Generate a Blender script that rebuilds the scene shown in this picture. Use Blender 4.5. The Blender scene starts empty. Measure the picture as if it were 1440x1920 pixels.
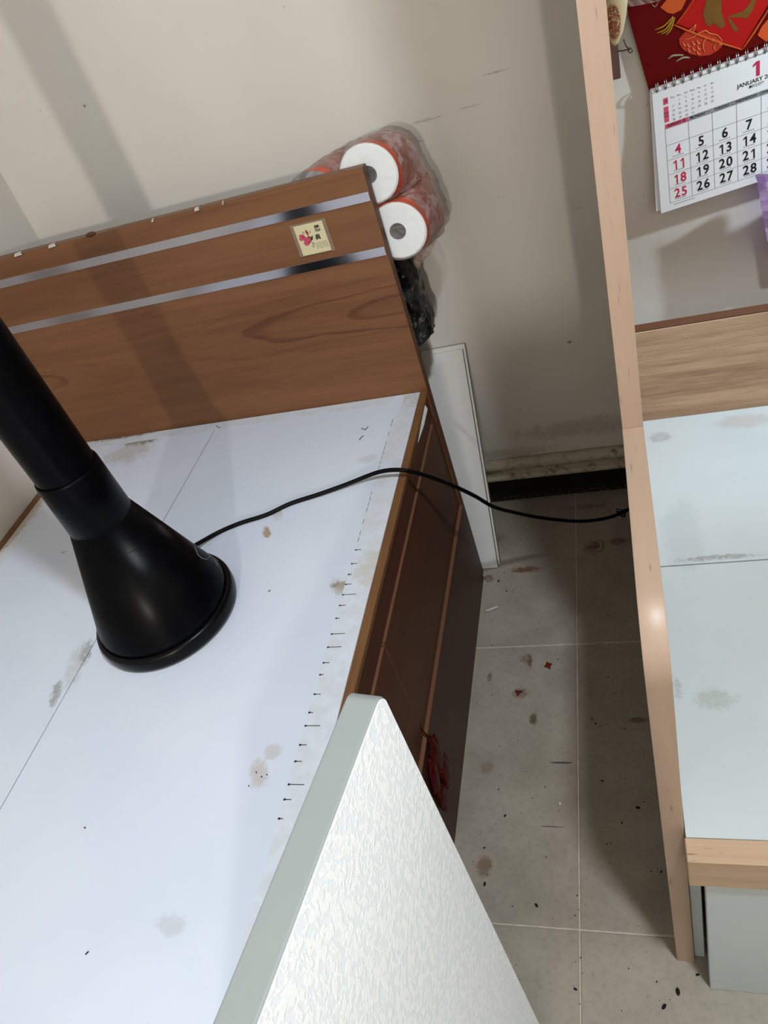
import bpy, bmesh, math, random
from mathutils import Vector, Matrix, noise
random.seed(7)
scene = bpy.context.scene
# ------------------------------------------------------------------ camera
F = 1434.91
R = ((0.9443, 0.1746, -0.2790), (-0.0942, -0.6687, -0.7375), (-0.3154, 0.7227, -0.6150))   # world -> (right, down, forward)
CAM = Vector((0.0, -1.6369, 1.3881))
rows = [Vector(r).normalized() for r in R]
fwd = rows[2]; right = (rows[0] - fwd * rows[0].dot(fwd)).normalized(); up = right.cross(fwd).normalized()
cd = bpy.data.cameras.new('camera'); cam = bpy.data.objects.new('camera', cd)
scene.collection.objects.link(cam); scene.camera = cam
cam.matrix_world = Matrix(((right.x, up.x, -fwd.x, CAM.x), (right.y, up.y, -fwd.y, CAM.y), (right.z, up.z, -fwd.z, CAM.z), (0, 0, 0, 1)))
cd.sensor_fit = 'VERTICAL'; cd.sensor_height = 24.0; cd.lens = F / 1920 * 24.0; cd.clip_start = 0.02
# ------------------------------------------------------------------ light and exposure
scene.view_settings.view_transform = 'Standard'; scene.view_settings.look = 'None'
scene.view_settings.gamma = 1.0; scene.view_settings.use_curve_mapping = False
scene.view_settings.exposure = 0.0
w = bpy.data.worlds.new('world'); scene.world = w; w.use_nodes = True
w.node_tree.nodes['Background'].inputs[0].default_value = (0.8, 0.85, 0.9, 1)
w.node_tree.nodes['Background'].inputs[1].default_value = 0.05
LAMP_A = Vector((0.33, -1.57, 2.50)); POWER_A = 44.0; COLOR_A = (0.87, 0.945, 1.0)     # ceiling lamp
LAMP_B = Vector((0.32, -4.40, 1.90)); POWER_B = 205.0; COLOR_B = (1.0, 0.955, 0.89)     # unseen lamp added far behind the camera
LAMP_C = Vector((0.90, -0.35, 1.22)); POWER_C = 38.0; COLOR_C = (0.74, 0.88, 1.0)     # unseen lamp added on the far side panel of the right bed


def pt(x, y, ax, v):
    """point of the place seen at photo position (x, y) on the plane  axis = v"""
    d = rows[0] * (x - 720) + rows[1] * (y - 960) + rows[2] * F
    return CAM + d * ((v - CAM[ax]) / d[ax])


# ------------------------------------------------------------------ materials
ALB = 0.70        # paints and laminates here are a little greyer than they look in the bright photo


def s2l(c, k=None):
    k = ALB if k is None else k
    return tuple(k * (v / 255 / 12.92 if v / 255 <= 0.04045 else ((v / 255 + 0.055) / 1.055) ** 2.4) for v in c) + (1.0,)


class NT:
    def __init__(s, name):
        s.m = bpy.data.materials.new(name); s.m.use_nodes = True; s.t = s.m.node_tree
        s.b = s.t.nodes['Principled BSDF']; s._pos = None
    def n(s, typ, **kw):
        nd = s.t.nodes.new(typ)
        for k, v in kw.items(): setattr(nd, k, v)
        return nd
    def ln(s, a, b): s.t.links.new(a, b)
    def pos(s):
        if s._pos is None: s._pos = s.n('ShaderNodeNewGeometry').outputs['Position']
        return s._pos
    def put(s, sock, v):
        if isinstance(v, bpy.types.NodeSocket): s.ln(v, sock)
        else: sock.default_value = v
    def vm(s, op, a, b=None, sc=None):
        nd = s.n('ShaderNodeVectorMath', operation=op); s.put(nd.inputs[0], a)
        if b is not None: s.put(nd.inputs[1], b)
        if sc is not None: nd.inputs['Scale'].default_value = sc
        return nd.outputs['Value'] if op in ('LENGTH', 'DOT_PRODUCT') else nd.outputs[0]
    def ma(s, op, a, b=None, c=None, clamp=False):
        nd = s.n('ShaderNodeMath', operation=op, use_clamp=clamp); s.put(nd.inputs[0], a)
        if b is not None: s.put(nd.inputs[1], b)
        if c is not None: s.put(nd.inputs[2], c)
        return nd.outputs[0]
    def mr(s, v, a, b, c=0.0, d=1.0):
        nd = s.n('ShaderNodeMapRange', interpolation_type='SMOOTHSTEP'); s.put(nd.inputs[0], v)
        for i, q in zip((1, 2, 3, 4), (a, b, c, d)): nd.inputs[i].default_value = q
        return nd.outputs[0]
    def noise(s, vec, scale, detail=4, rough=0.55, dist=0.0):
        nd = s.n('ShaderNodeTexNoise'); s.put(nd.inputs['Vector'], vec)
        nd.inputs['Scale'].default_value = scale; nd.inputs['Detail'].default_value = detail
        nd.inputs['Roughness'].default_value = rough; nd.inputs['Distortion'].default_value = dist
        return nd.outputs[0]
    def mix(s, f, a, b):
        nd = s.n('ShaderNodeMix', data_type='RGBA'); s.put(nd.inputs[0], f); s.put(nd.inputs[6], a); s.put(nd.inputs[7], b)
        return nd.outputs[2]
    def bump(s, h, strength=0.2, dist=0.002):
        nd = s.n('ShaderNodeBump'); nd.inputs['Strength'].default_value = strength; nd.inputs['Distance'].default_value = dist
        s.ln(h, nd.inputs['Height']); s.ln(nd.outputs[0], s.b.inputs['Normal'])
    def stain(s, col, c, r, color, amount=1.0, nscale=60.0, thr=0.5, axes='xyz', rot=0.0):
        """a blotch of grime or painted shadow with its own ragged outline around point c"""
        v = s.vm('SUBTRACT', s.pos(), c)
        if rot:
            q = s.n('ShaderNodeVectorRotate', rotation_type='Z_AXIS'); s.ln(v, q.inputs[0]); q.inputs['Angle'].default_value = rot; v = q.outputs[0]
        v = s.vm('MULTIPLY', v, tuple(1 / q if q else 0 for q in r))
        d = s.vm('LENGTH', v)
        m = s.mr(d, 1.0, 0.2)
        n = s.noise(s.pos(), nscale, 6, 0.75, 0.4); n2 = s.noise(s.pos(), nscale * 4.5, 3, 0.7)
        n = s.ma('ADD', s.ma('MULTIPLY', n, 0.62), s.ma('MULTIPLY', n2, 0.38))
        k = s.mr(s.ma('ADD', s.ma('MULTIPLY', m, 0.29), s.ma('MULTIPLY', n, 1.0)), thr + 0.16, thr + 0.36, 0, amount)
        k = s.ma('MULTIPLY', k, s.mr(m, 0.0, 0.25))
        return s.mix(k, col, color)
    def done(s, col=None, rough=0.5, metal=0.0, spec=0.2):
        if col is not None: s.put(s.b.inputs['Base Color'], col)
        s.put(s.b.inputs['Roughness'], rough); s.b.inputs['Metallic'].default_value = metal
        if spec is not None: s.b.inputs['Specular IOR Level'].default_value = spec
        return s.m


def plain(name, c, rough=0.5, metal=0.0, var=0.06, vs=25.0, spec=0.2):
    t = NT(name); c = s2l(c)
    d = tuple(v * (1 - var * 2) for v in c[:3]) + (1,)
    return t.done(t.mix(t.noise(t.pos(), vs, 4), d, c), rough, metal, spec)


def wood(name, base, dark, axis=0, uv=False, fine=1.0, rough=0.42, figure=None, contrast=1.0, flecks=0.0, spec=0.22):
    t = NT(name)
    st = [1.0, 1.0, 1.0]; st[axis] = 0.045
    if uv:
        vec = t.n('ShaderNodeTexCoord').outputs['UV']; st = [0.045, 1.0, 1.0]
    else: vec = t.pos()
    v = t.vm('MULTIPLY', vec, tuple(st))
    a = t.noise(v, 30 * fine, 5, 0.6, 0.3); b = t.noise(v, 160 * fine, 4, 0.65); c = t.noise(t.vm('MULTIPLY', vec, tuple(q if q == 1 else .12 for q in st)), 6 * fine, 3)
    k = t.ma('ADD', t.ma('MULTIPLY', t.mr(a, 0.33, 0.68), 0.42 * contrast), t.ma('MULTIPLY', t.mr(b, 0.35, 0.7), 0.3 * contrast))
    k = t.ma('ADD', k, t.ma('MULTIPLY', t.mr(c, 0.35, 0.65), 0.35 * contrast))
    if figure:
        for (x0, z0, kx, freq, reach) in figure:        # cathedral grain: nested long tongues
            q = t.vm('MULTIPLY', t.vm('SUBTRACT', t.pos(), (x0, 0, z0)), (kx, 0, 1))
            wob = t.ma('MULTIPLY', t.ma('SUBTRACT', t.noise(t.vm('MULTIPLY', t.pos(), (0.25, 1, 1)), 9, 3), 0.5), 0.05)
            r = t.ma('ADD', t.vm('LENGTH', q), wob)
            ring = t.ma('FRACT', t.ma('MULTIPLY', r, freq))
            line = t.ma('MULTIPLY', t.mr(ring, 0.72, 0.9), t.mr(ring, 1.0, 0.95)); band = t.ma('MULTIPLY', ring, 0.22)
            msk = t.mr(r, reach, reach * 0.7)
            k = t.ma('ADD', k, t.ma('MULTIPLY', t.ma('ADD', line, band), t.ma('MULTIPLY', msk, 0.45)))
    col = t.mix(t.ma('MULTIPLY', k, 0.85, clamp=True), s2l(base), s2l(dark))
    if flecks:
        fl = t.noise(t.vm('MULTIPLY', vec, tuple((q if q == 1 else .09) for q in st)), 330, 2, 0.5)
        col = t.mix(t.mr(fl, 0.66, 0.74, 0, flecks), col, s2l(tuple(q * .55 for q in dark)))
    t.bump(t.ma('SUBTRACT', 1.0, k), 0.12, 0.0006)
    return t.done(col, rough, 0.0, spec)


M = {}
# walls: cream emulsion with faint roller marks, specks and scuffs
t = NT('wall_paint')
n1 = t.noise(t.pos(), 2.2, 4); n2 = t.noise(t.pos(), 260, 2)
col = t.mix(t.mr(n1, 0.3, 0.7), s2l((208, 203, 195), .84), s2l((214, 210, 203), .84))
sp = t.noise(t.pos(), 21, 2, 0.4); sp2 = t.noise(t.pos(), 75, 2, 0.5)
col = t.mix(t.ma('MULTIPLY', t.mr(sp, 0.70, 0.75), t.mr(sp2, 0.55, 0.7), clamp=True), col, s2l((120, 112, 100)))
for (px_, py_, rx, rz) in ((930, 135, .05, .004), (800, 225, .07, .006), (880, 200, .05, .004), (1085, 390, .02, .003), (1215, 195, .004, .008)):
    p = pt(px_, py_, 1, 0.0); col = t.stain(col, tuple(p), (rx, 0.2, rz), s2l((150, 143, 132)), 0.6, 90, 0.5)
for (px_, py_, rx, rz) in ((1100, 800, .35, .05), (950, 850, .2, .03)):
    p = pt(px_, py_, 1, 0.0); col = t.stain(col, tuple(p), (rx, 0.2, rz), s2l((170, 160, 142)), 0.5, 18, 0.45)
t.bump(n2, 0.05, 0.001)
M['wall'] = t.done(col, 0.75, 0, 0.25)
t = NT('ceiling_paint'); M['ceiling'] = t.done(s2l((200, 199, 195), 1.0), 0.85)
# floor tiles: grey-brown stone print with dirt
t = NT('floor_tile')
n1 = t.noise(t.pos(), 7, 6, 0.62); n2 = t.noise(t.pos(), 95, 4, 0.7); n3 = t.noise(t.pos(), 420, 2, 0.6)
col = t.mix(t.mr(n1, 0.3, 0.7), s2l((150, 141, 127)), s2l((170, 161, 147)))
col = t.mix(t.mr(n2, 0.45, 0.75, 0, 0.35), col, s2l((122, 113, 101)))
col = t.mix(t.mr(n3, 0.6, 0.8, 0, 0.25), col, s2l((190, 186, 178)))
col = t.mix(t.ma('MULTIPLY', t.mr(t.noise(t.pos(), 130, 2, 0.4), 0.76, 0.78), 0.8), col, s2l((58, 48, 40)))
rust = s2l((100, 46, 26)); brown = s2l((78, 58, 42))
for (px_, py_, rx, ry, cc, am, ns, th) in (
        (985, 1068, .07, .02, rust, .8, 90, .45), (915, 1085, .03, .025, brown, .9, 110, .5), (1115, 1025, .05, .05, rust, .9, 70, .5),
        (1160, 1015, .05, .03, rust, .8, 80, .5), (993, 1240, .012, .05, rust, .9, 110, .5), (985, 1235, .03, .03, brown, .6, 130, .5),
        (975, 1300, .035, .03, rust, .95, 150, .52), (918, 1270, .012, .03, brown, .8, 140, .5), (1000, 1348, .014, .025, s2l((84, 72, 55)), .9, 150, .42),
        (912, 1440, .02, .025, s2l((120, 105, 80)), .6, 60, .4), (908, 1625, .022, .03, s2l((112, 84, 58)), .7, 70, .38), (1195, 1350, .035, .012, rust, .8, 110, .45),
        (1050, 1430, .03, .003, s2l((50, 46, 42)), .9, 60, .35), (1035, 1550, .03, .002, s2l((70, 64, 58)), .8, 60, .35),
        (930, 1010, .05, .05, brown, .55, 100, .5), (1100, 950, .15, .02, brown, .5, 60, .5)):
    p = pt(px_, py_, 2, 0.0); col = t.stain(col, (p.x, p.y, 0), (rx, ry, 1), cc, am, ns, th)
t.bump(n2, 0.08, 0.001)
M['tile'] = t.done(col, 0.5, 0, 0.35)
t = NT('tile_grout'); M['grout'] = t.done(t.mix(t.noise(t.pos(), 40, 3), s2l((150, 142, 126), .8), s2l((212, 204, 188), .8)), 0.9)
# white laminate of the bed platform, with scuffs and dried glue
t = NT('white_laminate')
n1 = t.noise(t.pos(), 5, 4)
col = t.mix(t.mr(n1, 0.3, 0.7), s2l((218, 227, 244)), s2l((224, 232, 246)))
tan = s2l((172, 142, 112)); grey = s2l((150, 150, 148)); glue = s2l((176, 168, 150))
for (px_, py_, rx, ry, cc, am, ns, th, ro) in (
        (265, 828, .10, .03, s2l((120, 100, 80)), .9, 90, .5, 0), (240, 850, .12, .07, tan, .4, 55, .45, 0), (500, 998, .012, .03, tan, .9, 90, .42, -.5),
        (520, 965, .02, .04, tan, .5, 70, .5, -.5), (640, 1098, .035, .016, s2l((124, 92, 58)), .9, 150, .46, .2), (650, 1100, .05, .03, glue, .7, 60, .42, .2),
        (485, 1450, .02, .035, s2l((196, 178, 168)), .6, 60, .4, -.3), (510, 1410, .02, .02, s2l((198, 186, 178)), .5, 60, .4, 0),
        (160, 1225, .022, .05, grey, .85, 110, .46, -.3), (105, 1300, .018, .05, grey, .8, 110, .46, -.3), (140, 1250, .03, .09, s2l((190, 192, 192)), .5, 60, .45, -.3),
        (120, 1035, .012, .007, grey, .6, 60, .4, 0), (320, 1735, .03, .02, s2l((196, 200, 206)), .6, 60, .4, 0),
        (690, 860, .03, .02, s2l((196, 196, 198)), .5, 60, .4, 0), (400, 800, .06, .015, glue, .6, 60, .45, 0)):
    p = pt(px_, py_, 2, 0.569); col = t.stain(col, (p.x, p.y, .569), (rx, ry, 1), cc, am, ns, th, rot=ro)
col = t.mix(t.ma('MULTIPLY', t.mr(t.noise(t.pos(), 55, 2, 0.4), 0.80, 0.81), 0.8), col, s2l((40, 40, 44)))
M['laminate'] = t.done(col, 0.38, 0, 0.4)
t = NT('white_laminate_green_tinge')
n1 = t.noise(t.pos(), 4, 4)
col = t.mix(t.mr(n1, 0.3, 0.7), s2l((199, 209, 211)), s2l((207, 215, 217)))
for (px_, py_, rx, ry, cc, am, ns, th) in ((1240, 820, .04, .03, grey, .5, 60, .45), (1280, 1000, .05, .14, s2l((188, 197, 198)), .5, 14, .4), (1350, 1045, .12, .012, grey, .8, 70, .48),
                                           (1340, 1310, .05, .03, s2l((168, 178, 166)), .6, 60, .45), (1270, 1290, .012, .04, grey, .5, 90, .5), (1395, 790, .07, .03, s2l((190, 182, 180)), .6, 30, .35)):  # last entry: the lilac cloth's shadow painted in as colour
    p = pt(px_, py_, 2, 0.434); col = t.stain(col, (p.x, p.y, .434), (rx, ry, 1), cc, am, ns, th)
col = t.mix(t.ma('MULTIPLY', t.mr(t.noise(t.pos(), 50, 2, 0.4), 0.80, 0.81), 0.7), col, s2l((60, 60, 62)))
M['laminate2'] = t.done(col, 0.4, 0, 0.4)
M['joint'] = plain('board_joint_grey', (120, 120, 122), 0.8)  # plain grey strip between the platform boards
t = NT('clear_tape')
n1 = t.noise(t.pos(), 35, 5, 0.7); n2 = t.noise(t.vm('MULTIPLY', t.pos(), (1, .25, 1)), 60, 4)
col = t.mix(t.mr(n1, 0.35, 0.65), s2l((224, 231, 243)), s2l((216, 221, 228)))
p = pt(700, 1060, 2, .569); col = t.stain(col, (p.x, p.y, .569), (.05, .09, 1), s2l((196, 186, 166)), .5, 40, .45)
p = pt(770, 750, 2, .569); col = t.stain(col, (p.x, p.y, .569), (.06, .06, 1), s2l((184, 168, 142)), .45, 70, .5)
p = pt(230, 818, 2, .569); col = t.stain(col, (p.x, p.y, .569), (.18, .02, 1), s2l((120, 96, 70)), .9, 80, .45)
p = pt(30, 985, 2, .569); col = t.stain(col, (p.x, p.y, .569), (.05, .3, 1), s2l((176, 158, 132)), .8, 50, .4)
M['tape'] = t.done(col, 0.3, 0, 0.5)
M['ink'] = plain('tape_ink', (70, 66, 62), 0.7)
# woods
M['walnut'] = wood('walnut_laminate', (132, 91, 61), (94, 59, 38), 0, fine=1.6, figure=((-0.30, 0.765, 0.115, 42, 0.078), (-1.32, 0.74, 0.16, 42, 0.05)), rough=0.4, contrast=.8)
M['walnut_edge'] = wood('walnut_edge', (104, 66, 44), (70, 42, 28), 2, rough=0.5)
M['walnut_side'] = wood('walnut_drawer_laminate', (100, 62, 45), (70, 42, 31), 1, rough=0.42)
M['walnut_low'] = wood('walnut_plinth_laminate', (84, 51, 37), (62, 37, 26), 1, rough=0.42)
M['oak_strip'] = wood('oak_edge_strip', (134, 95, 60), (92, 62, 38), 1, contrast=1.2, rough=0.5)
M['lit_edge'] = wood('lit_board_edge', (128, 88, 66), (104, 70, 50), 1, rough=0.6)  # paler wood: light on drawer and plinth edges painted into the colour
M['beech'] = wood('beech_laminate', (208, 182, 160), (186, 158, 134), 2, rough=0.4)
M['beech_edge'] = wood('beech_edge_band', (188, 160, 138), (172, 142, 118), 0, uv=True, contrast=.7, flecks=0.45, rough=0.46, spec=.6)
M['beech_h'] = wood('beech_headboard', (202, 172, 142), (140, 110, 84), 0, fine=2.2, contrast=1.1, flecks=0.3, rough=0.4)
M['beech_rail'] = wood('beech_rail', (206, 176, 146), (176, 144, 116), 0, flecks=0.5, rough=0.4)
M['darkwood'] = wood('dark_wood', (112, 74, 50), (84, 52, 34), 0, rough=0.6)
M['batten'] = wood('brown_batten', (112, 82, 72), (78, 54, 46), 2, rough=0.6)
# fan plastic
t = NT('black_plastic'); n = t.noise(t.pos(), 30, 5, 0.7)
M['black'] = t.done(t.mix(t.mr(n, .45, .8), s2l((5, 5, 7)), s2l((10, 11, 14))), t.mr(n, .3, .8, .27, .34), 0, 0.05)
M['black_gloss'] = plain('black_plastic_rim', (6, 6, 8), 0.28, spec=.12)
M['cable'] = plain('black_cable', (8, 8, 10), 0.5, spec=.1)
M['mark'] = plain('grey_print', (120, 124, 130), 0.5)
M['steel'] = None
t = NT('polished_metal_strip'); M['steel'] = t.done(s2l((214, 210, 218)), 0.13, 1.0)
t = NT('wire_metal'); M['wire'] = t.done(s2l((200, 200, 204)), 0.25, 1.0)
t = NT('rusty_wire'); M['rusty'] = t.done(t.mix(t.noise(t.pos(), 90, 3), s2l((70, 52, 42)), s2l((110, 96, 86))), 0.5, 0.6)
# embossed white face of the upright board
t = NT('embossed_white')
q = t.n('ShaderNodeTexCoord').outputs['Object']
dv = t.vm('ADD', t.vm('MULTIPLY', q, (1, 1, .72)), t.vm('SCALE', t.n('ShaderNodeTexNoise').outputs[1], sc=0.0))
wob = t.n('ShaderNodeTexNoise'); t.ln(q, wob.inputs['Vector']); wob.inputs['Scale'].default_value = 120; wob.inputs['Detail'].default_value = 2
dv = t.vm('ADD', t.vm('MULTIPLY', q, (1, 1, .62)), t.vm('SCALE', t.vm('SUBTRACT', wob.outputs[1], (.5, .5, .5)), sc=0.012))
nz = t.noise(dv, 165, 1.5, 0.45, 0.4)
h = t.mr(nz, 0.42, 0.58)
pool = t.noise(q, 11, 3)
col = t.mix(h, s2l((236, 243, 248), .97), s2l((248, 251, 254), .97))
st_ = t.mr(t.vm('LENGTH', t.vm('MULTIPLY', t.vm('SUBTRACT', q, (0.02, -0.10, 0.72)), (1, 14, 5))), 1.0, 0.3)
col = t.mix(t.ma('MULTIPLY', st_, t.mr(pool, .4, .62, 0, .5)), col, s2l((226, 210, 190), .95))
st_ = t.mr(t.vm('LENGTH', t.vm('MULTIPLY', t.vm('SUBTRACT', q, (0.02, -0.17, 0.72)), (1, 16, 6))), 1.0, 0.3)
col = t.mix(t.ma('MULTIPLY', st_, t.mr(pool, .35, .6, 0, .5)), col, s2l((232, 226, 200), .95))
t.bump(h, 0.22, 0.001)
M['emboss'] = t.done(col, 0.3, 0, 0.5)
M['grey_edge'] = plain('grey_edge_band', (156, 163, 160), 0.45, var=.03, vs=30)
# paper, plastic and the rest
M['plank'] = plain('grey_marble_laminate', (236, 234, 230), 0.45, var=.08, vs=18)
M['plank_edge'] = plain('laminate_core', (140, 134, 116), 0.7, var=.1, vs=60)
t = NT('tissue_paper'); n = t.noise(t.pos(), 300, 3); t.bump(n, .2, .001); M['tissue'] = t.done(s2l((232, 234, 234), .95), 0.9)
M['core'] = plain('cardboard_core', (112, 98, 88), 0.9, var=.2, vs=120)
t = NT('orange_print_film')
n = t.noise(t.pos(), 26, 4, .6, .8)
col = t.mix(t.mr(n, .4, .62), s2l((214, 84, 46)), s2l((170, 76, 58)))
t.bump(t.noise(t.pos(), 60, 4, .6, 1.5), .6, .004)
t.b.inputs['Alpha'].default_value = 0.82; M['film_orange'] = t.done(col, 0.18)
t = NT('clear_film')
t.bump(t.noise(t.pos(), 48, 4, .65, 2.0), 1.0, .008); t.b.inputs['Alpha'].default_value = 0.2; M['film'] = t.done(s2l((220, 224, 226)), 0.07, 0, 1.0)
t = NT('cloudy_film')
t.bump(t.noise(t.pos(), 50, 4, .6, 1.2), .8, .004); t.put(t.b.inputs['Alpha'], t.mr(t.noise(t.pos(), 30, 3, .6, 1.0), .35, .65, .25, .6)); M['film_cloudy'] = t.done(s2l((196, 168, 152)), 0.15, 0, .6)
t = NT('red_brown_film')
n = t.noise(t.pos(), 40, 4, .6, 1.0); t.bump(t.noise(t.pos(), 60, 4, .6, 1.2), .7, .004); t.put(t.b.inputs['Alpha'], t.mr(n, .4, .6, .45, .85)); M['film_mid'] = t.done(t.mix(t.mr(n, .4, .6), s2l((176, 84, 62)), s2l((140, 76, 60))), 0.15, 0, .6)
t = NT('dark_bag_plastic')
n = t.noise(t.pos(), 24, 4); t.bump(t.noise(t.pos(), 60, 4, .6, 1.0), .7, .005)
M['bag'] = t.done(t.mix(t.mr(n, .4, .6), s2l((16, 16, 15)), s2l((48, 50, 46))), 0.2)
M['black_skirt'] = None
t = NT('black_skirting')
n = t.noise(t.vm('MULTIPLY', t.pos(), (1, 1, 1)), 150, 5, .75); zz = t.n('ShaderNodeSeparateXYZ'); t.ln(t.pos(), zz.inputs[0])
worn = t.ma('MULTIPLY', t.mr(n, .5, .6), t.mr(zz.outputs[2], .034, .006))
M['black_skirt'] = t.done(t.mix(t.ma('ADD', t.ma('MULTIPLY', worn, .8), t.mr(t.noise(t.pos(), 110, 3), .69, .74, 0, .6), clamp=True), s2l((16, 13, 12)), s2l((112, 98, 84))), 0.55)
t = NT('cream_moulding')
n = t.noise(t.pos(), 40, 5, .7)
M['cream'] = t.done(t.mix(t.mr(n, .5, .72), s2l((196, 186, 164)), s2l((120, 104, 82))), 0.5)
M['red_card'] = plain('dark_red_card', (104, 4, 4), 0.5, var=.04, spec=.08)
M['page'] = plain('calendar_paper', (250, 253, 255), 0.75, var=.0)
M['page_edge'] = plain('calendar_paper_under', (240, 244, 250), 0.75, var=.02)
M['txt'] = plain('black_print', (26, 28, 36), 0.7, var=0)
M['txt_grey'] = plain('grey_fine_print', (120, 124, 132), 0.7, var=0)
M['rule'] = plain('grey_rule', (122, 128, 136), 0.7, var=0)
M['hdr'] = plain('grey_header', (156, 160, 166), 0.7, var=0)
M['pink'] = plain('pink_print', (224, 92, 126), 0.7, var=0)
M['magenta'] = plain('magenta_print', (208, 46, 92), 0.7, var=0)
M['env_red'] = plain('envelope_red', (190, 12, 10), 0.4, var=.05)
M['env_edge'] = plain('envelope_orange_edge', (214, 92, 34), 0.4)
M['orange'] = plain('print_orange', (226, 92, 40), 0.4)
M['fish'] = plain('fish_red', (196, 56, 34), 0.4)
M['fish_line'] = plain('fish_line', (244, 138, 84), 0.4)
M['gold'] = plain('print_gold', (134, 94, 34), 0.45, var=.2, vs=40)
M['straw'] = plain('print_straw', (190, 146, 46), 0.5)
M['pale'] = plain('print_pale', (170, 158, 128), 0.5)
t = NT('lilac_cloth')
n = t.noise(t.vm('MULTIPLY', t.pos(), (.3, .3, 1)), 70, 3)
M['lilac'] = t.done(t.mix(t.mr(n, .42, .58), s2l((196, 170, 230), 1.0), s2l((226, 206, 248), 1.0)), 0.8)
t = NT('pod_cream')
n = t.noise(t.pos(), 230, 4, .7); zz = t.n('ShaderNodeSeparateXYZ'); t.ln(t.pos(), zz.inputs[0])
br = t.ma('MULTIPLY', t.mr(t.vm('LENGTH', t.vm('MULTIPLY', t.vm('SUBTRACT', t.pos(), tuple(pt(1150, 40, 1, -.05))), (75, 0, 32))), 1.0, .75), t.mr(n, .36, .5))
M['pod'] = t.done(t.mix(br, s2l((206, 188, 146)), s2l((134, 76, 50))), 0.5)
M['ribbon'] = plain('dark_red_satin', (78, 8, 6), 0.35, var=.2, vs=60, spec=.1)
M['card'] = plain('cream_card', (216, 206, 166), 0.5, var=.03)
M['sleeve'] = None
t = NT('clear_sleeve'); t.b.inputs['Alpha'].default_value = 0.3; M['sleeve'] = t.done(s2l((190, 170, 150)), 0.1, 0, .8)
M['petal'] = plain('petal_pink', (206, 82, 112), .6, var=.15, vs=400)
M['petal_d'] = plain('petal_red', (160, 38, 48), .6)
M['leafp'] = plain('printed_leaf', (48, 60, 44), .6)
M['leafl'] = plain('printed_leaf_pale', (140, 156, 130), .6)
M['white_plastic'] = plain('white_plastic', (216, 212, 204), .4)
M['scrap_red'] = plain('dried_red_scrap', (112, 30, 20), .6, var=.2, vs=200)
M['crumb'] = plain('dark_crumb', (26, 20, 16), .8)
M['lampw'] = plain('lamp_enamel', (236, 236, 234), .4)


# ------------------------------------------------------------------ mesh helpers
def link(name, bm, mat, parent=None, smooth=False, loc=None):
    me = bpy.data.meshes.new(name)
    o = bpy.data.objects.new(name, me)
    base = Vector((0, 0, 0))
    if parent is not None:
        base = world_loc(parent); o.parent = parent
    elif loc is not None:
        base = Vector(loc); o.location = base
    bm.transform(Matrix.Translation(-base))
    bmesh.ops.recalc_face_normals(bm, faces=bm.faces)
    bm.to_mesh(me); bm.free()
    mats = mat if isinstance(mat, (list, tuple)) else [mat]
    for m in mats: me.materials.append(m)
    if smooth:
        for p in me.polygons: p.use_smooth = True
    scene.collection.objects.link(o)
    return o


def world_loc(o):
    v = Vector(o.location)
    while o.parent is not None:
        o = o.parent; v = v + Vector(o.location)
    return v


def thing(name, loc, label, cat, group=None):
    o = bpy.data.objects.new(name, None); o.location = loc; o.empty_display_size = 0.05
    scene.collection.objects.link(o)
    return tag(o, label, cat, group)


def tag(o, label, cat, group=None):
    o['label'] = label; o['category'] = cat
    if group: o['group'] = group
    return o


def struct(o, label=None):
    o['kind'] = 'structure'
    if label: o['label'] = label
    return o


def bx(bm, x0, x1, y0, y1, z0, z1, bev=0.0, seg=1):
    r = bmesh.ops.create_cube(bm, size=1.0)
    vs = r['verts']
    for v in vs:
        v.co = Vector(((x0 + x1) / 2 + v.co.x * (x1 - x0), (y0 + y1) / 2 + v.co.y * (y1 - y0), (z0 + z1) / 2 + v.co.z * (z1 - z0)))
    if bev > 0:
        es = list({e for v in vs for e in v.link_edges})
        bmesh.ops.bevel(bm, geom=es, offset=bev, segments=seg, affect='EDGES', profile=0.5)
    return bm


def B(): return bmesh.new()


def box(name, x0, x1, y0, y1, z0, z1, mat, parent=None, bev=0.001, seg=1, loc=None):
    return link(name, bx(B(), x0, x1, y0, y1, z0, z1, bev, seg), mat, parent, loc=loc)


def lathe(bm, prof, c=(0, 0, 0), seg=64, closed=True):
    """prof: list of (r, z)"""
    ringsv = []
    for r, z in prof:
        if r < 1e-6: ringsv.append([bm.verts.new((c[0], c[1], c[2] + z))])
        else: ringsv.append([bm.verts.new((c[0] + r * math.cos(2 * math.pi * i / seg), c[1] + r * math.sin(2 * math.pi * i / seg), c[2] + z)) for i in range(seg)])
    for a, b in zip(ringsv, ringsv[1:]):
        for i in range(seg):
            j = (i + 1) % seg
            if len(a) == 1 and len(b) == 1: continue
            if len(a) == 1: bm.faces.new((a[0], b[i], b[j]))
            elif len(b) == 1: bm.faces.new((a[i], a[j], b[0]))
            else: bm.faces.new((a[i], a[j], b[j], b[i]))
    return bm


def smooth_path(pts, n=8):
    """Catmull-Rom through pts"""
    pts = [Vector(p) for p in pts]; out = []
    P = [pts[0] * 2 - pts[1]] + pts + [pts[-1] * 2 - pts[-2]]
    for i in range(1, len(P) - 2):
        a, b, c, d = P[i - 1:i + 3]
        for k in range(n):
            u = k / n
            out.append(0.5 * ((2 * b) + (c - a) * u + (2 * a - 5 * b + 4 * c - d) * u * u + (3 * b - a - 3 * c + d) * u ** 3))
    out.append(pts[-1]); return out


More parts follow.
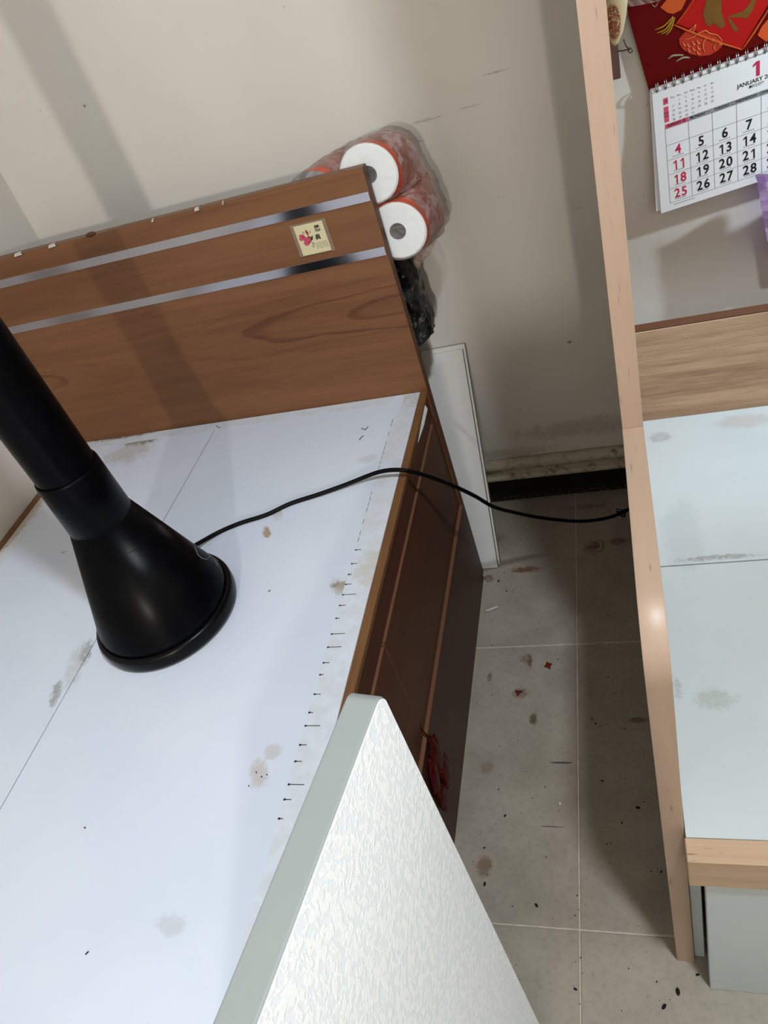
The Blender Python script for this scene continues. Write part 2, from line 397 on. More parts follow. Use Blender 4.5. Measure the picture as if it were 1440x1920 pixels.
def tube(bm, path, r, seg=10, cap=True):
    path = [Vector(p) for p in path]
    nrm = None; prev = None
    for i, p in enumerate(path):
        d = (path[min(i + 1, len(path) - 1)] - path[max(i - 1, 0)]).normalized()
        if nrm is None:
            nrm = d.cross(Vector((0, 0, 1)))
            if nrm.length < 1e-3: nrm = d.cross(Vector((1, 0, 0)))
        nrm = (nrm - d * nrm.dot(d)).normalized(); bi = d.cross(nrm)
        rr = r(i / (len(path) - 1)) if callable(r) else r
        ring = [bm.verts.new(p + (nrm * math.cos(2 * math.pi * k / seg) + bi * math.sin(2 * math.pi * k / seg)) * rr) for k in range(seg)]
        if prev:
            for k in range(seg): bm.faces.new((prev[k], prev[(k + 1) % seg], ring[(k + 1) % seg], ring[k]))
        elif cap: bm.faces.new(ring[::-1])
        prev = ring
    if cap: bm.faces.new(prev)
    return bm


def prism(bm, poly, off):
    """extrude a planar polygon (list of 3d points) by vector off"""
    a = [bm.verts.new(p) for p in poly]; b = [bm.verts.new(Vector(p) + Vector(off)) for p in poly]
    bm.faces.new(a); bm.faces.new(b[::-1])
    for i in range(len(a)):
        j = (i + 1) % len(a); bm.faces.new((a[i], b[i], b[j], a[j]))
    return bm


def text_bm(s, size, align='CENTER', bold=0.0, sx=1.0):
    cu = bpy.data.curves.new('txt', 'FONT'); cu.body = s; cu.size = size; cu.align_x = align; cu.align_y = 'CENTER'
    cu.resolution_u = 3; cu.offset = bold; cu.fill_mode = 'FRONT'
    ob = bpy.data.objects.new('txt', cu); scene.collection.objects.link(ob)
    me = bpy.data.meshes.new_from_object(ob.evaluated_get(bpy.context.evaluated_depsgraph_get()))
    bpy.data.objects.remove(ob); bpy.data.curves.remove(cu)
    bm = bmesh.new(); bm.from_mesh(me); bpy.data.meshes.remove(me)
    for v in bm.verts: v.co.x *= sx
    return bm


def merge(dst, src, fn=None):
    mp = {}
    for v in src.verts: mp[v] = dst.verts.new(fn(v.co) if fn else v.co)
    for f in src.faces:
        try: dst.faces.new([mp[v] for v in f.verts])
        except ValueError: pass
    src.free(); return dst


# ------------------------------------------------------------------ the room
XL, XR, YF, ZC = -1.312, 1.30, -5.6, 2.66
struct(box('wall_back', XL - .1, XR + .1, 0.0, 0.12, 0, ZC, M['wall'], bev=0), 'cream painted back wall behind the beds')
struct(box('wall_left', XL - .12, XL, YF, 0.0, 0, ZC, M['wall'], bev=0), 'cream painted wall along the left bed side')
struct(box('wall_right', XR, XR + .12, YF, 0.0, 0, ZC, M['wall'], bev=0))
struct(box('wall_front', XL - .1, XR + .1, YF - .12, YF, 0, ZC, M['wall'], bev=0))
struct(box('ceiling', XL - .1, XR + .1, YF - .1, .1, ZC, ZC + .1, M['ceiling'], bev=0))
floor = struct(box('floor', XL - .1, XR + .1, YF - .1, .1, -.12, -.0012, M['grout'], bev=0), 'grey-brown stone-look tiled floor')
gx, gy, T, J = -0.160, -0.524, 0.6, 0.0014
shared = None
ix0 = math.floor((XL - gx) / T); ix1 = math.ceil((XR - gx) / T)
iy0 = math.floor((YF - gy) / T); iy1 = 1
for i in range(ix0, ix1):
    for j in range(iy0, iy1):
        x0, x1 = max(gx + i * T, XL), min(gx + (i + 1) * T, XR); y0, y1 = max(gy + j * T, YF), min(gy + (j + 1) * T, 0.0)
        if x1 - x0 < .02 or y1 - y0 < .02: continue
        full = (x1 - x0 > T - .01) and (y1 - y0 > T - .01)
        if full and shared:
            o = bpy.data.objects.new('tile', shared); scene.collection.objects.link(o); o.parent = floor; o.location = (x0, y0, 0)
        else:
            b_ = bx(B(), J, x1 - x0 - J, J, y1 - y0 - J, -.006, 0, .0012)
            o = link('tile', b_, M['tile']); o.parent = floor; o.location = (x0, y0, 0)
            if full: shared = o.data
# skirting with a cream ledge and a cream round moulding above it
bb = struct(box('baseboard_back', XL, XR, -.014, 0, 0.004, .078, M['black_skirt'], bev=.002), 'black worn skirting under cream mouldings')
b_ = B(); prism(b_, [(XL, 0, .078), (XL, -.017, .078), (XL, -.017, .084), (XL, -.012, .090), (XL, -.012, .112), (XL, 0, .112)], (XR - XL, 0, 0))
link('moulding_ledge', b_, M['cream'], bb)
b_ = B(); tube(b_, [(XL, -.012, .129), (XR, -.012, .129)], .0165, 16)
link('moulding_round', b_, M['cream'], bb, smooth=True)
box('baseboard_left', XL, XL + .014, YF, 0, .004, .078, M['black_skirt'], bev=.002)['kind'] = 'structure'

# ceiling lamp (source of the main light)
lp = thing('ceiling_lamp', (LAMP_A.x, LAMP_A.y, ZC), 'round white enamel ceiling lamp above the aisle', 'lamp')
b_ = lathe(B(), [(0, 0), (.11, 0), (.13, -.02), (.12, -.05), (.10, -.06), (.10, -.04), (0, -.04)], tuple(Vector((LAMP_A.x, LAMP_A.y, ZC))), 48)
link('lamp_housing', b_, M['lampw'], lp, True)
ld = bpy.data.lights.new('ceiling_light', 'AREA'); ld.shape = 'DISK'; ld.size = 0.15; ld.energy = POWER_A; ld.color = COLOR_A
lo = bpy.data.objects.new('ceiling_light', ld); scene.collection.objects.link(lo); lo.location = LAMP_A
# lamp added out of view at the far end, casting the wall shadows
lp = thing('added_standing_lamp', (LAMP_B.x, LAMP_B.y, 0), 'added unseen lamp with bare bulb behind the photographer', 'lamp')
link('lamp_pole', tube(B(), [(LAMP_B.x, LAMP_B.y, 0.01), (LAMP_B.x, LAMP_B.y, LAMP_B.z - .08)], .012, 12), M['black'], lp, True)
link('lamp_base', lathe(B(), [(0, 0), (.13, 0), (.13, .015), (.02, .03), (0, .03)], (LAMP_B.x, LAMP_B.y, 0), 32), M['black'], lp, True)
link('lamp_socket', lathe(B(), [(0, -.1), (.022, -.1), (.022, -.065), (0, -.065)], tuple(LAMP_B), 24), M['lampw'], lp, True)
ld = bpy.data.lights.new('bulb_light', 'POINT'); ld.shadow_soft_size = 0.05; ld.energy = POWER_B; ld.color = COLOR_B
lo = bpy.data.objects.new('bulb_light', ld); scene.collection.objects.link(lo); lo.location = LAMP_B

# cabinet added out of view; its top left corner shades the lower wall from the bulb
cb = thing('blocker', (.45, -3.1, 0), 'added unseen white two-door cabinet behind the photographer', 'blocker')
box('blocker_body', .106, .80, -3.28, -2.90, .05, 1.418, M['laminate2'], cb, bev=.004)
box('blocker_top', .106, .80, -3.29, -2.89, 1.4185, 1.436, M['laminate2'], cb, bev=.004)
box('plinth', .12, .79, -3.26, -2.92, 0, .05, M['black'], cb, bev=0)
for x0 in (.112, .455): box('blocker_door', x0, x0 + .339, -2.8995, -2.882, .06, 1.41, M['laminate2'], cb, bev=.002)

cx_b = thing('blocker_box', (.41, -3.1, 1.436), 'added unseen light-blocking box on the white cabinet behind the photographer', 'box')  # unseen box added to keep the bulb's light off the right-hand wall
box('box_body', .215, .60, -3.20, -3.0, 1.4365, 1.72, M['core'], cx_b, bev=.002)
box('box_tape', .40, .45, -3.2005, -2.9995, 1.7195, 1.7205, M['card'], cx_b, bev=0)

# ------------------------------------------------------------------ left bed
HX0, HX1, HY, HT, ZB = -1.290, -0.392, -0.300, 1.027, 0.569
BY1 = -2.25
bed = thing('bed', (-.84, -1.25, 0), 'walnut single bed frame with bare white platform and striped headboard', 'bed')
HB = .022
b_ = B(); prism(b_, [(HX0, HY + HB, 0), (HX0, HY, 0), (HX0, HY, HT - .005), (HX0, HY + .004, HT), (HX0, HY + HB, HT)], (HX1 - .0015 - HX0, 0, 0))
hb = link('headboard', b_, M['walnut'], bed)
box('headboard_edge', HX1 - .0015, HX1, HY, HY + HB, 0, HT - .001, M['walnut_edge'], hb, bev=.0004)
for z in (0.9785, 0.8775):
    b_ = bx(B(), HX0 + .002, HX1 - .003, HY - .0016, HY + .001, z - .0085, z + .0085, .0005)
    link('metal_strip', b_, M['steel'], hb)
for (px_, py_, w_, h_) in ((32, 474, .028, .010), (96, 458, .026, .008), (366, 386, .014, .006), (285, 412, .006, .006), (415, 374, .004, .004)):
    w_ *= .75; h_ *= .6
    p = pt(px_, py_, 1, HY); b_ = B()
    poly = [(p.x - w_ / 2, HY - .0012, HT - .003), (p.x + w_ / 2, HY - .0012, HT - .002), (p.x + w_ * .42, HY - .001, HT + .0012), (p.x + w_ * .3, HY + .006, HT + .002), (p.x - w_ * .1, HY + .009, HT + .0016), (p.x - w_ * .45, HY + .004, HT + .001)]
    prism(b_, poly, (0, -.0008, .0008)); link('tape_scrap', b_, M['white_plastic'], hb)
p = pt(168, 438, 1, HY + .004); b_ = B()
bmesh.ops.create_icosphere(b_, subdivisions=2, radius=.008, matrix=Matrix.Translation((p.x, HY + .006, HT + .002)) @ Matrix.Diagonal((1.5, .8, .5, 1)))
link('glue_blob', b_, M['darkwood'], hb, True)
# carcass: sides, platform boards, joint, trims
CX1 = HX1 - .016           # recessed carcass face behind drawer fronts
box('carcass', HX0 + .02, CX1, BY1, HY, 0.01, ZB - .017, M['walnut_low'], bed, bev=0)
XJ = -0.889
tb = ((HX0 + .022, XJ - .0011), (XJ + .0011, HX1 - .0175))
for a, c in tb: box('platform_board', a, c, BY1, HY - .001, ZB - .016, ZB, M['laminate'], bed, bev=.0005)
box('board_joint', XJ - .0011, XJ + .0011, BY1, HY - .001, ZB - .016, ZB - .002, M['joint'], bed, bev=0)
rail = box('side_rail', HX1 - .0165, HX1 - .0065, BY1, HY - .001, .505, ZB, M['walnut_side'], bed, bev=0)
b_ = B(); bx(b_, HX1 - .0172, HX1 - .002, BY1, HY - .001, ZB - .010, ZB + .0004, .0006)
link('edge_strip', b_, M['oak_strip'], rail)
box('side_rail', HX0, HX0 + .0215, BY1, HY - .001, .02, ZB + .0003, M['oak_strip'], bed, bev=.001)
# drawer fronts and plinth on the aisle side
for (y0, y1) in ((-.9085, -.3255), (-1.500, -.9165), (BY1, -1.508)):
    dr = box('drawer', HX1 - .016, HX1 - .003, y0, y1, .256, .5005, M['walnut_side'], bed, bev=.001)
    box('drawer_edge', HX1 - .0155, HX1 - .0028, y0 + .001, y1 - .001, .5003, .5020, M['lit_edge'], dr, bev=0)
    box('drawer_end', HX1 - .0155, HX1 - .0045, y0 - .0048, y0 - .0002, .257, .5, M['lit_edge'], dr, bev=0)
pl = box('plinth', HX1 - .016, HX1 + .003, BY1, HY - .001, .0, .249, M['walnut_low'], bed, bev=.001)
box('plinth_edge', HX1 - .0155, HX1 + .0028, BY1, HY - .003, .2488, .2505, M['lit_edge'], pl, bev=0)
box('stile', HX1 - .016, HX1 - .004, -.3215, HY - .001, .2505, .505, M['walnut_edge'], bed, bev=.0005)
box('foot_panel', HX0, HX1, BY1 - .02, BY1, 0, ZB, M['walnut'], bed, bev=.001)
# worn clear tape along platform edges, with pen ticks
def tape(poly):
    b_ = B(); prism(b_, poly, (0, 0, .0004)); return link('edge_tape', b_, M['tape'], bed)
zt = ZB + .0001
rndx = lambda: random.uniform(-.0012, .0012)
inner = [(HX1 - .062 + rndx() + (.012 if y > -.38 else 0), y) for y in [-.305 - .05 * k for k in range(32)]]
tape([(HX1 - .018, -.305, zt)] + [(HX1 - .018, -.305 - .05 * 31, zt)] + [(x, y, zt) for x, y in inner[::-1]])
inner = [(x, -.332 + random.uniform(-.002, .002)) for x in [HX0 + .03 + .06 * k for k in range(14)]]
tape([(HX0 + .024, -.3025, zt + .0002), (HX1 - .07, -.3025, zt + .0002)] + [(x, y, zt + .0002) for x, y in inner[::-1]])
tape([(HX0 + .0225, -.34, zt), (HX0 + .055, -.34, zt), (HX0 + .055, -1.9, zt), (HX0 + .0225, -1.9, zt)])
b_ = B()
yt = -.765
while yt > -1.25:
    L = random.choice((.006, .018, .022, .01)); x0 = HX1 - .0615
    bx(b_, x0, x0 + L, yt - .0006, yt + .0006, zt + .0003, zt + .0006)
    bx(b_, x0 - .001, x0 + .002, yt - .0014, yt + .0014, zt + .0003, zt + .0006)
    yt -= random.uniform(.020, .034)
for k in range(24):
    y = -.40 - k * .015
    if random.random() < .55: bx(b_, HX1 - .0622, HX1 - .0614, y, y + .011, zt + .0003, zt + .0006)
link('tape_ticks', b_, M['ink'], bed)['kind'] = 'stuff'
b_ = B()
for pp in (((678, 803), (685, 806), (690, 800)), ((674, 825), (679, 818), (682, 818)), ((405, 798), (412, 803)), ((160, 1790), (166, 1784)), ((158, 1551), (160, 1553)), ((490, 1455), (491, 1457)), ((480, 1447), (481, 1449)), ((466, 1473), (467, 1474)), ((500, 1452), (501, 1453))):
    tube(b_, [pt(x, y, 2, ZB + .0006) for x, y in pp], .0008, 5)
link('pen_marks', b_, M['txt'], bed)['kind'] = 'stuff'
# splintered edge chip on the oak strip
b_ = B(); prism(b_, [(HX1 - .002, -.345, ZB - .006), (HX1 + .002, -.35, ZB - .012), (HX1 + .001, -.40, ZB - .016), (HX1 - .002, -.46, ZB - .014), (HX1 - .002, -.40, ZB - .008)], (.0008, 0, 0))
link('loose_splinter', b_, M['plank'], rail)

# ------------------------------------------------------------------ verse card stuck to the headboard
vc = [pt(x, y, 1, HY) for x, y in ((551, 426), (606, 412), (620, 465), (567, 480))]
cl, cr_, ct, cb_ = -.551, -.4935, .957, .9005
card = thing('verse_card', ((cl + cr_) / 2, HY, cb_), 'small cream card with pink flowers in clear sleeve on headboard', 'card')
YC = HY - .0004
box('sleeve', cl - .007, cr_ + .006, YC - .0012, YC, cb_ - .002, ct + .003, M['sleeve'], card, bev=.0003)
box('card_sheet', cl, cr_, YC - .0032, YC - .0012, cb_, ct, M['card'], card, bev=.0006)
YP = YC - .0034
def disc(bm, x, z, r, y, n=14, sx=1.0, rot=0.0, dep=.0003):
    poly = []
    for k in range(n):
        a = 2 * math.pi * k / n; u, v = r * sx * math.cos(a), r * math.sin(a)
        poly.append((x + u * math.cos(rot) - v * math.sin(rot), y, z + u * math.sin(rot) + v * math.cos(rot)))
    return prism(bm, poly, (0, dep, 0))
b_ = B()
for k in range(7): disc(b_, cl + .0105 + .0035 * math.cos(k), ct - .0225 + .0035 * math.sin(k * 1.9), .0032, YP - .00003 * k)
for k in range(9): disc(b_, cl + .018 + .0045 * math.cos(k * 1.3), ct - .031 + .0045 * math.sin(k * 1.7), .0036, YP - .00003 * k)
link('printed_flower', b_, M['petal'], card)
b_ = B()
for k in range(4): disc(b_, cl + .0225 + .001 * math.cos(k * 2), ct - .015 + .003 * math.sin(k * 1.5), .0024, YP - .00003 * k, sx=.7)
disc(b_, cl + .013, ct - .022, .0016, YP - .0003); disc(b_, cl + .021, ct - .033, .0014, YP - .0004)
link('printed_bud', b_, M['petal_d'], card)
b_ = B()
for (x, z, r, ro) in ((.0245, -.0245, .004, .8), (.029, -.0255, .0035, -.6), (.027, -.029, .0035, -1.1), (.0225, -.026, .003, .3)): disc(b_, cl + x, ct + z, r, YP - .0001, sx=.45, rot=ro)
link('printed_leaf', b_, M['leafp'], card)
b_ = B()
for (x, z, r, ro) in ((.016, -.014, .003, .6), (.029, -.015, .003, -.3), (.0275, -.037, .004, .4), (.0255, -.042, .003, .5), (.013, -.031, .0025, 0)): disc(b_, cl + x, ct + z, r, YP - .0001, sx=.4, rot=ro)
link('printed_leaf', b_, M['leafl'], card)
b_ = B()
merge(b_, text_bm('恩', .0125, bold=.0002), lambda c: Vector((cl + .0445 + c.x, YP - .0003, ct - .012 + c.y)))
merge(b_, text_bm('典', .0105, bold=.0003), lambda c: Vector((cl + .0405 + c.x, YP - .0003, ct - .0275 + c.y)))
link('brush_lettering', b_, M['txt'], card)
b_ = B()
for c_ in range(7):
    for r_ in range(4):
        if r_ == 3 and c_ in (1, 4): continue
        x = cl + .0325 + c_ * .0034; z = ct - .0375 - r_ * .0032 - (.001 if c_ < 2 else 0)
        bx(b_, x, x + .0017, YP - .0003, YP, z, z + .0005); bx(b_, x + .0007, x + .0011, YP - .0003, YP, z - .001, z + .0016)
link('verse_lines', b_, M['txt_grey'], card)['kind'] = 'stuff'

# ------------------------------------------------------------------ tower fan on the bed
fan = thing('tower_fan', (-.7595, -.8855, ZB), 'black pedestal fan with conical base standing on the white bed', 'fan')
FX, FY = -.7595, -.8855
TILT = Matrix.Translation((FX, FY, ZB)) @ Matrix.Rotation(math.radians(1.2), 4, Vector((.71, -.70, 0))) @ Matrix.Translation((-FX, -FY, -ZB))
def fl(name, prof, mat, seg=96, parent=fan):
    b_ = lathe(B(), prof, (FX, FY, ZB), seg); b_.transform(TILT); return link(name, b_, mat, parent, True)
fl('base_ring', [(0, .003), (.114, .003), (.1195, .005), (.121, .010), (.121, .024), (.1195, .029), (.115, .031), (.1125, .0312), (.1122, .028), (0, .028)], M['black_gloss'])
fl('cone', [(.1118, .0275), (.1122, .033), (.1118, .038), (.1102, .0435), (.0500, .2285), (.0485, .2285)], M['black'])
fl('collar', [(.0490, .2275), (.0501, .2288), (.0483, .318), (.0476, .3212), (.0464, .3222), (.0455, .318)], M['black'])
fl('column', [(.0452, .25), (.0450, .34), (.0450, .9), (.0450, 1.06), (.043, 1.08), (.036, 1.09), (0, 1.092)], M['black'])
# wedge facet at the neck, power symbol and print near the cable side
def cone_pt(px_, py_, lift=.0006):
    """first hit of the view line on the cone surface, lifted a little"""
    d = (rows[0] * (px_ - 720) + rows[1] * (py_ - 960) + rows[2] * F).normalized()
    s_ = .6
    while s_ < 2.0:
        p = CAM + d * s_; h = p.z - ZB
        r = (.1102 - (h - .0435) * (.1102 - .050) / (.2285 - .0435)) if h < .2285 else .050
        if math.hypot(p.x - FX, p.y - FY) < r + lift: return p
        s_ += .0004
    return p
b_ = B()
tube(b_, [cone_pt(x, y) for x, y in ((365, 1025), (371, 1040), (379, 1047), (388, 1049), (393, 1043))], .0006, 5)
tube(b_, [cone_pt(x, y) for x, y in ((402, 1050), (407, 1060))], .0007, 5)
tube(b_, [cone_pt(x, y) for x, y in ((396, 1043), (409, 1052))], .0007, 5)
link('control_marks', b_, M['mark'], fan)
b_ = B(); tube(b_, [cone_pt(x, y) for x, y in ((242, 1037), (250, 1032), (260, 1025))], .0005, 5)
link('scratch', b_, M['txt'], fan)

# cable from the fan over the bed edge to behind the beech panel
cpts = []
for (x, y, z) in ((352, 1030, .60), (372, 1019, .583), (410, 998, .5732), (450, 981, .5732), (500, 965, .5732), (545, 944, .5732), (600, 926, .5745), (650, 908, .577), (690, 892, .584), (715, 884, .589), (740, 881, .590), (765, 883, .584), (800, 892, .552), (850, 911, .49), (890, 930, .43), (925, 950, .37), (965, 961, .31), (1010, 970, .255), (1060, 976, .205), (1095, 977, .17), (1130, 973, .14), (1158, 965, .115), (1182, 954, .10)):
    cpts.append(pt(x, y, 2, z))
cpts.append(Vector((cpts[-1].x + .012, cpts[-1].y + .03, .06)))
cpts.append(Vector((-.016, -.06, .012)))
cab = thing('power_cable', tuple(cpts[12]), 'thin black cable running from the fan across the bed edge', 'cable')
link('cable', tube(B(), smooth_path(cpts, 7), .0040, 12), M['cable'], cab, True)
link('strain_relief', tube(B(), smooth_path([cpts[0] + (cpts[0] - cpts[1]) * .2, cpts[0], (cpts[0] + cpts[1]) / 2], 5),   .0055, 10), M['black'], cab, True)
b_ = B(); c0 = pt(1166, 963, 2, .112)
for k in range(3):
    tube(b_, [c0 + Vector((.008 * math.cos(a) * (1 + .2 * k), .010 * math.sin(a) + .004 * k, .005 * math.sin(a * 2 + k))) for a in [2 * math.pi * q / 14 for q in range(15)]], .0012, 6)
link('cable_tie', b_, M['cable'], cab, True)

# ------------------------------------------------------------------ things behind the headboard
def plank(label, xr_b, y_b, xr_t, y_t, z_t, wd, th):
    """laminate plank leaning on the wall; front face given by its right-hand corners at foot and head"""
    e = thing('laminate_plank', (xr_b - wd / 2, y_b, 0), label, 'plank', 'planks behind the headboard')
    L_ = math.hypot(z_t, y_t - y_b); upv = Vector((xr_t - xr_b, y_t - y_b, z_t)).normalized(); bk_ = Vector((0, upv.z, -upv.y)).normalized(); rt = upv.cross(bk_).normalized()
    if rt.x < 0: rt = -rt
    L_ = Vector((xr_t - xr_b, y_t - y_b, z_t)).length; o_ = Vector((xr_b, y_b, .009 * 0 + th * upv.y + .0005))
    f_ = lambda c: o_ + rt * c.x + bk_ * c.y + upv * c.z
    q_ = B(); merge(q_, bx(B(), -wd, -.0015, 0, th, 0, L_, .0006), f_); link('board', q_, M['plank'], e)
    q_ = B(); merge(q_, bx(B(), -.0015, 0, .0003, th - .0003, .0005, L_ - .0005, .0003), f_); link('board_edge', q_, M['plank_edge'], e)
plank('pale grey laminate plank leaning behind the headboard, front one of two', -.353, -.272, -.3615, -.026, .497, .11, .008)
plank('second pale laminate plank, its edge showing behind the front plank', -.348, -.2615, -.3555, -.0155, .504, .11, .008)
# dark crumpled bag
bag = B()
NX, NZ = 72, 130
grid = {}
for k in range(NZ + 1):
    z = .002 + (.842 - .002) * k / NZ
    xr = (-.390 if z > .635 else -.390 - .085 * min(1, (.635 - z) / .05)) + .006 * noise.noise((z * 22, 3, 1)) + (.012 * max(0, 1 - abs(z - .68) / .12)) - .03 * max(0, (z - .80) / .04)
    for i in range(NX):
        a = 2 * math.pi * i / NX
        cx_, cy_ = (xr - .13), -.165
        x = cx_ + .13 * math.copysign(abs(math.cos(a)) ** .6, math.cos(a)); y = cy_ + .062 * math.copysign(abs(math.sin(a)) ** .6, math.sin(a))
        nz = noise.noise((x * 38, y * 38, z * 30)) * .009 + noise.noise((x * 120, y * 120, z * 60)) * .005
        grid[k, i] = bag.verts.new((x + nz * math.cos(a), min(-.09, max(-.243, y + nz * math.sin(a))), z))
for k in range(NZ):
    for i in range(NX): bag.faces.new((grid[k, i], grid[k, (i + 1) % NX], grid[k + 1, (i + 1) % NX], grid[k + 1, i]))
bag.faces.new([grid[0, i] for i in range(NX)]); bag.faces.new([grid[NZ, i] for i in range(NX)])
tag(link('plastic_bag', bag, M['bag'], loc=(-.5, -.165, 0)), 'dark crumpled plastic bag squeezed behind headboard below the paper rolls', 'bag')
# paper rolls in torn wrapping
RC = {'u': Vector((-.397, 0, 1.003)), 'l': Vector((-.373, 0, .894)), 'ul': Vector((-.506, 0, .980)), 'll': Vector((-.481, 0, .872))}
RR = .0535; YA, YB2 = -.264, -.160
def skew(b_):
    for v in b_.verts: d_ = v.co.y - YA; v.co.x += .17 * d_; v.co.z -= .15 * d_
    return b_
def roll(k, label):
    c = RC[k]; e = thing('paper_roll', (c.x, YA, c.z - RR), label, 'paper roll', 'paper rolls in orange wrapping')
    pr = [(.0155, 0), (RR - .003, 0), (RR, .003), (RR, YB2 - YA - .003), (RR - .003, YB2 - YA), (.0155, YB2 - YA), (.0155, 0)]
    rotm = Matrix.Translation((c.x, YA, c.z)) @ Matrix.Rotation(-math.pi / 2, 4, 'X')
    b_ = lathe(B(), pr, (0, 0, 0), 56); b_.transform(rotm); skew(b_); link('paper', b_, M['tissue'], e, False)
    b_ = lathe(B(), [(.0152, -.0005), (.0152, .06), (.0135, .06), (.0135, .0), (.0152, -.0005)], (0, 0, 0), 32); b_.transform(rotm); skew(b_); link('core', b_, M['core'], e, True)
    b_ = lathe(B(), [(.0138, .03), (0, .03)], (0, 0, 0), 32); b_.transform(rotm); skew(b_); link('core_film', b_, M['core'], e, True)
roll('u', 'upper white paper roll peeking over the headboard corner')
roll('l', 'lower white paper roll showing beside the headboard edge')
wr = thing('roll_wrapping', (-.44, -.2, .82), 'torn orange and clear plastic wrapping around the paper rolls', 'wrapping')
def outline(off, notch):
    """radius of the pack outline seen from the front: hull of the four rolls, with (notch=1) or without the dips between them"""
    c0 = (RC['u'] + RC['l'] + RC['ul'] + RC['ll']) / 4; out = []
    pts_ = [c + Vector((math.cos(q * math.pi / 60), 0, math.sin(q * math.pi / 60))) * (RR + off) for c in RC.values() for q in range(120)]
    for i in range(120):
        a = 2 * math.pi * i / 120; d = Vector((math.cos(a), 0, math.sin(a))); e = Vector((-d.z, 0, d.x)); best = 0
        for c in RC.values():
            q = c - c0; bq = q.dot(d); dd = bq * bq - q.length_squared + (RR + off) ** 2
            if dd > 0: best = max(best, bq + math.sqrt(dd))
        hull = 1e9
        for k in range(72):                                  # intersection of supporting half planes
            n_ = Vector((math.cos(k * math.pi / 36), 0, math.sin(k * math.pi / 36))); dn = n_.dot(d)
            if dn > .05: hull = min(hull, (max(n_.dot(c - c0) for c in RC.values()) + RR + off) / dn)
        out.append(best * notch + hull * (1 - notch))
    return c0, out
c0, r0 = outline(.0012, 1.0); _, r1 = outline(.003, .0)
b_ = B(); ringsv = []
lay = [(YA - .001, 0.0, .0), (YA + .004, .10, .0006), (YA + .012, .30, .001), (YA + .045, .75, .002), (YB2 - .02, 1.0, .003), (YB2 + .012, 1.0, .003), (YB2 + .03, .9, -.016)]
for (y, v, e_) in lay:
    ring = []
    for i in range(120):
        a = 2 * math.pi * i / 120; r = r0[i] * (1 - v) + r1[i] * v + e_
        r += .005 * v * noise.noise((math.cos(a) * 6, y * 40, math.sin(a) * 6)) + .002 * v * noise.noise((math.cos(a) * 20, y * 60, math.sin(a) * 20))
        ring.append(b_.verts.new((c0.x + r * math.cos(a), y, c0.z + r * math.sin(a))))
    ringsv.append(ring)
for q, (a_, c_) in enumerate(zip(ringsv, ringsv[1:])):
    for i in range(120):
        f_ = b_.faces.new((a_[i], a_[(i + 1) % 120], c_[(i + 1) % 120], c_[i])); f_.material_index = 0 if q < 2 else (2 if q <= 3 else 1)
link('printed_film', skew(b_), [M['film_orange'], M['film_cloudy'], M['film_mid']], wr, True)
b_ = B(); N_ = 120
cv = b_.verts.new((c0.x, YA - .003, c0.z)); prev = None
for k in range(1, 9):
    ring = [b_.verts.new((c0.x + r0[i] * k / 8 * math.cos(2 * math.pi * i / N_), YA - .0022 - .0016 * noise.noise((r0[i] * k * 5 * math.cos(2 * math.pi * i / N_), 1, r0[i] * k * 5 * math.sin(2 * math.pi * i / N_))), c0.z + r0[i] * k / 8 * math.sin(2 * math.pi * i / N_))) for i in range(N_)]
    for i in range(N_):
        if prev: b_.faces.new((prev[i], prev[(i + 1) % N_], ring[(i + 1) % N_], ring[i]))
        else: b_.faces.new((cv, ring[i], ring[(i + 1) % N_]))
    prev = ring
link('clear_film', b_, M['film'], wr, True)
b_ = B()   # torn tail of film below the lower roll
tail = [pt(x, y, 1, -.19) for x, y in ((775, 490), (808, 420), (818, 450), (806, 478), (790, 492), (786, 505), (778, 500))]
prism(b_, tail, (0, .012, 0)); link('torn_tail', b_, M['film_cloudy'], wr)

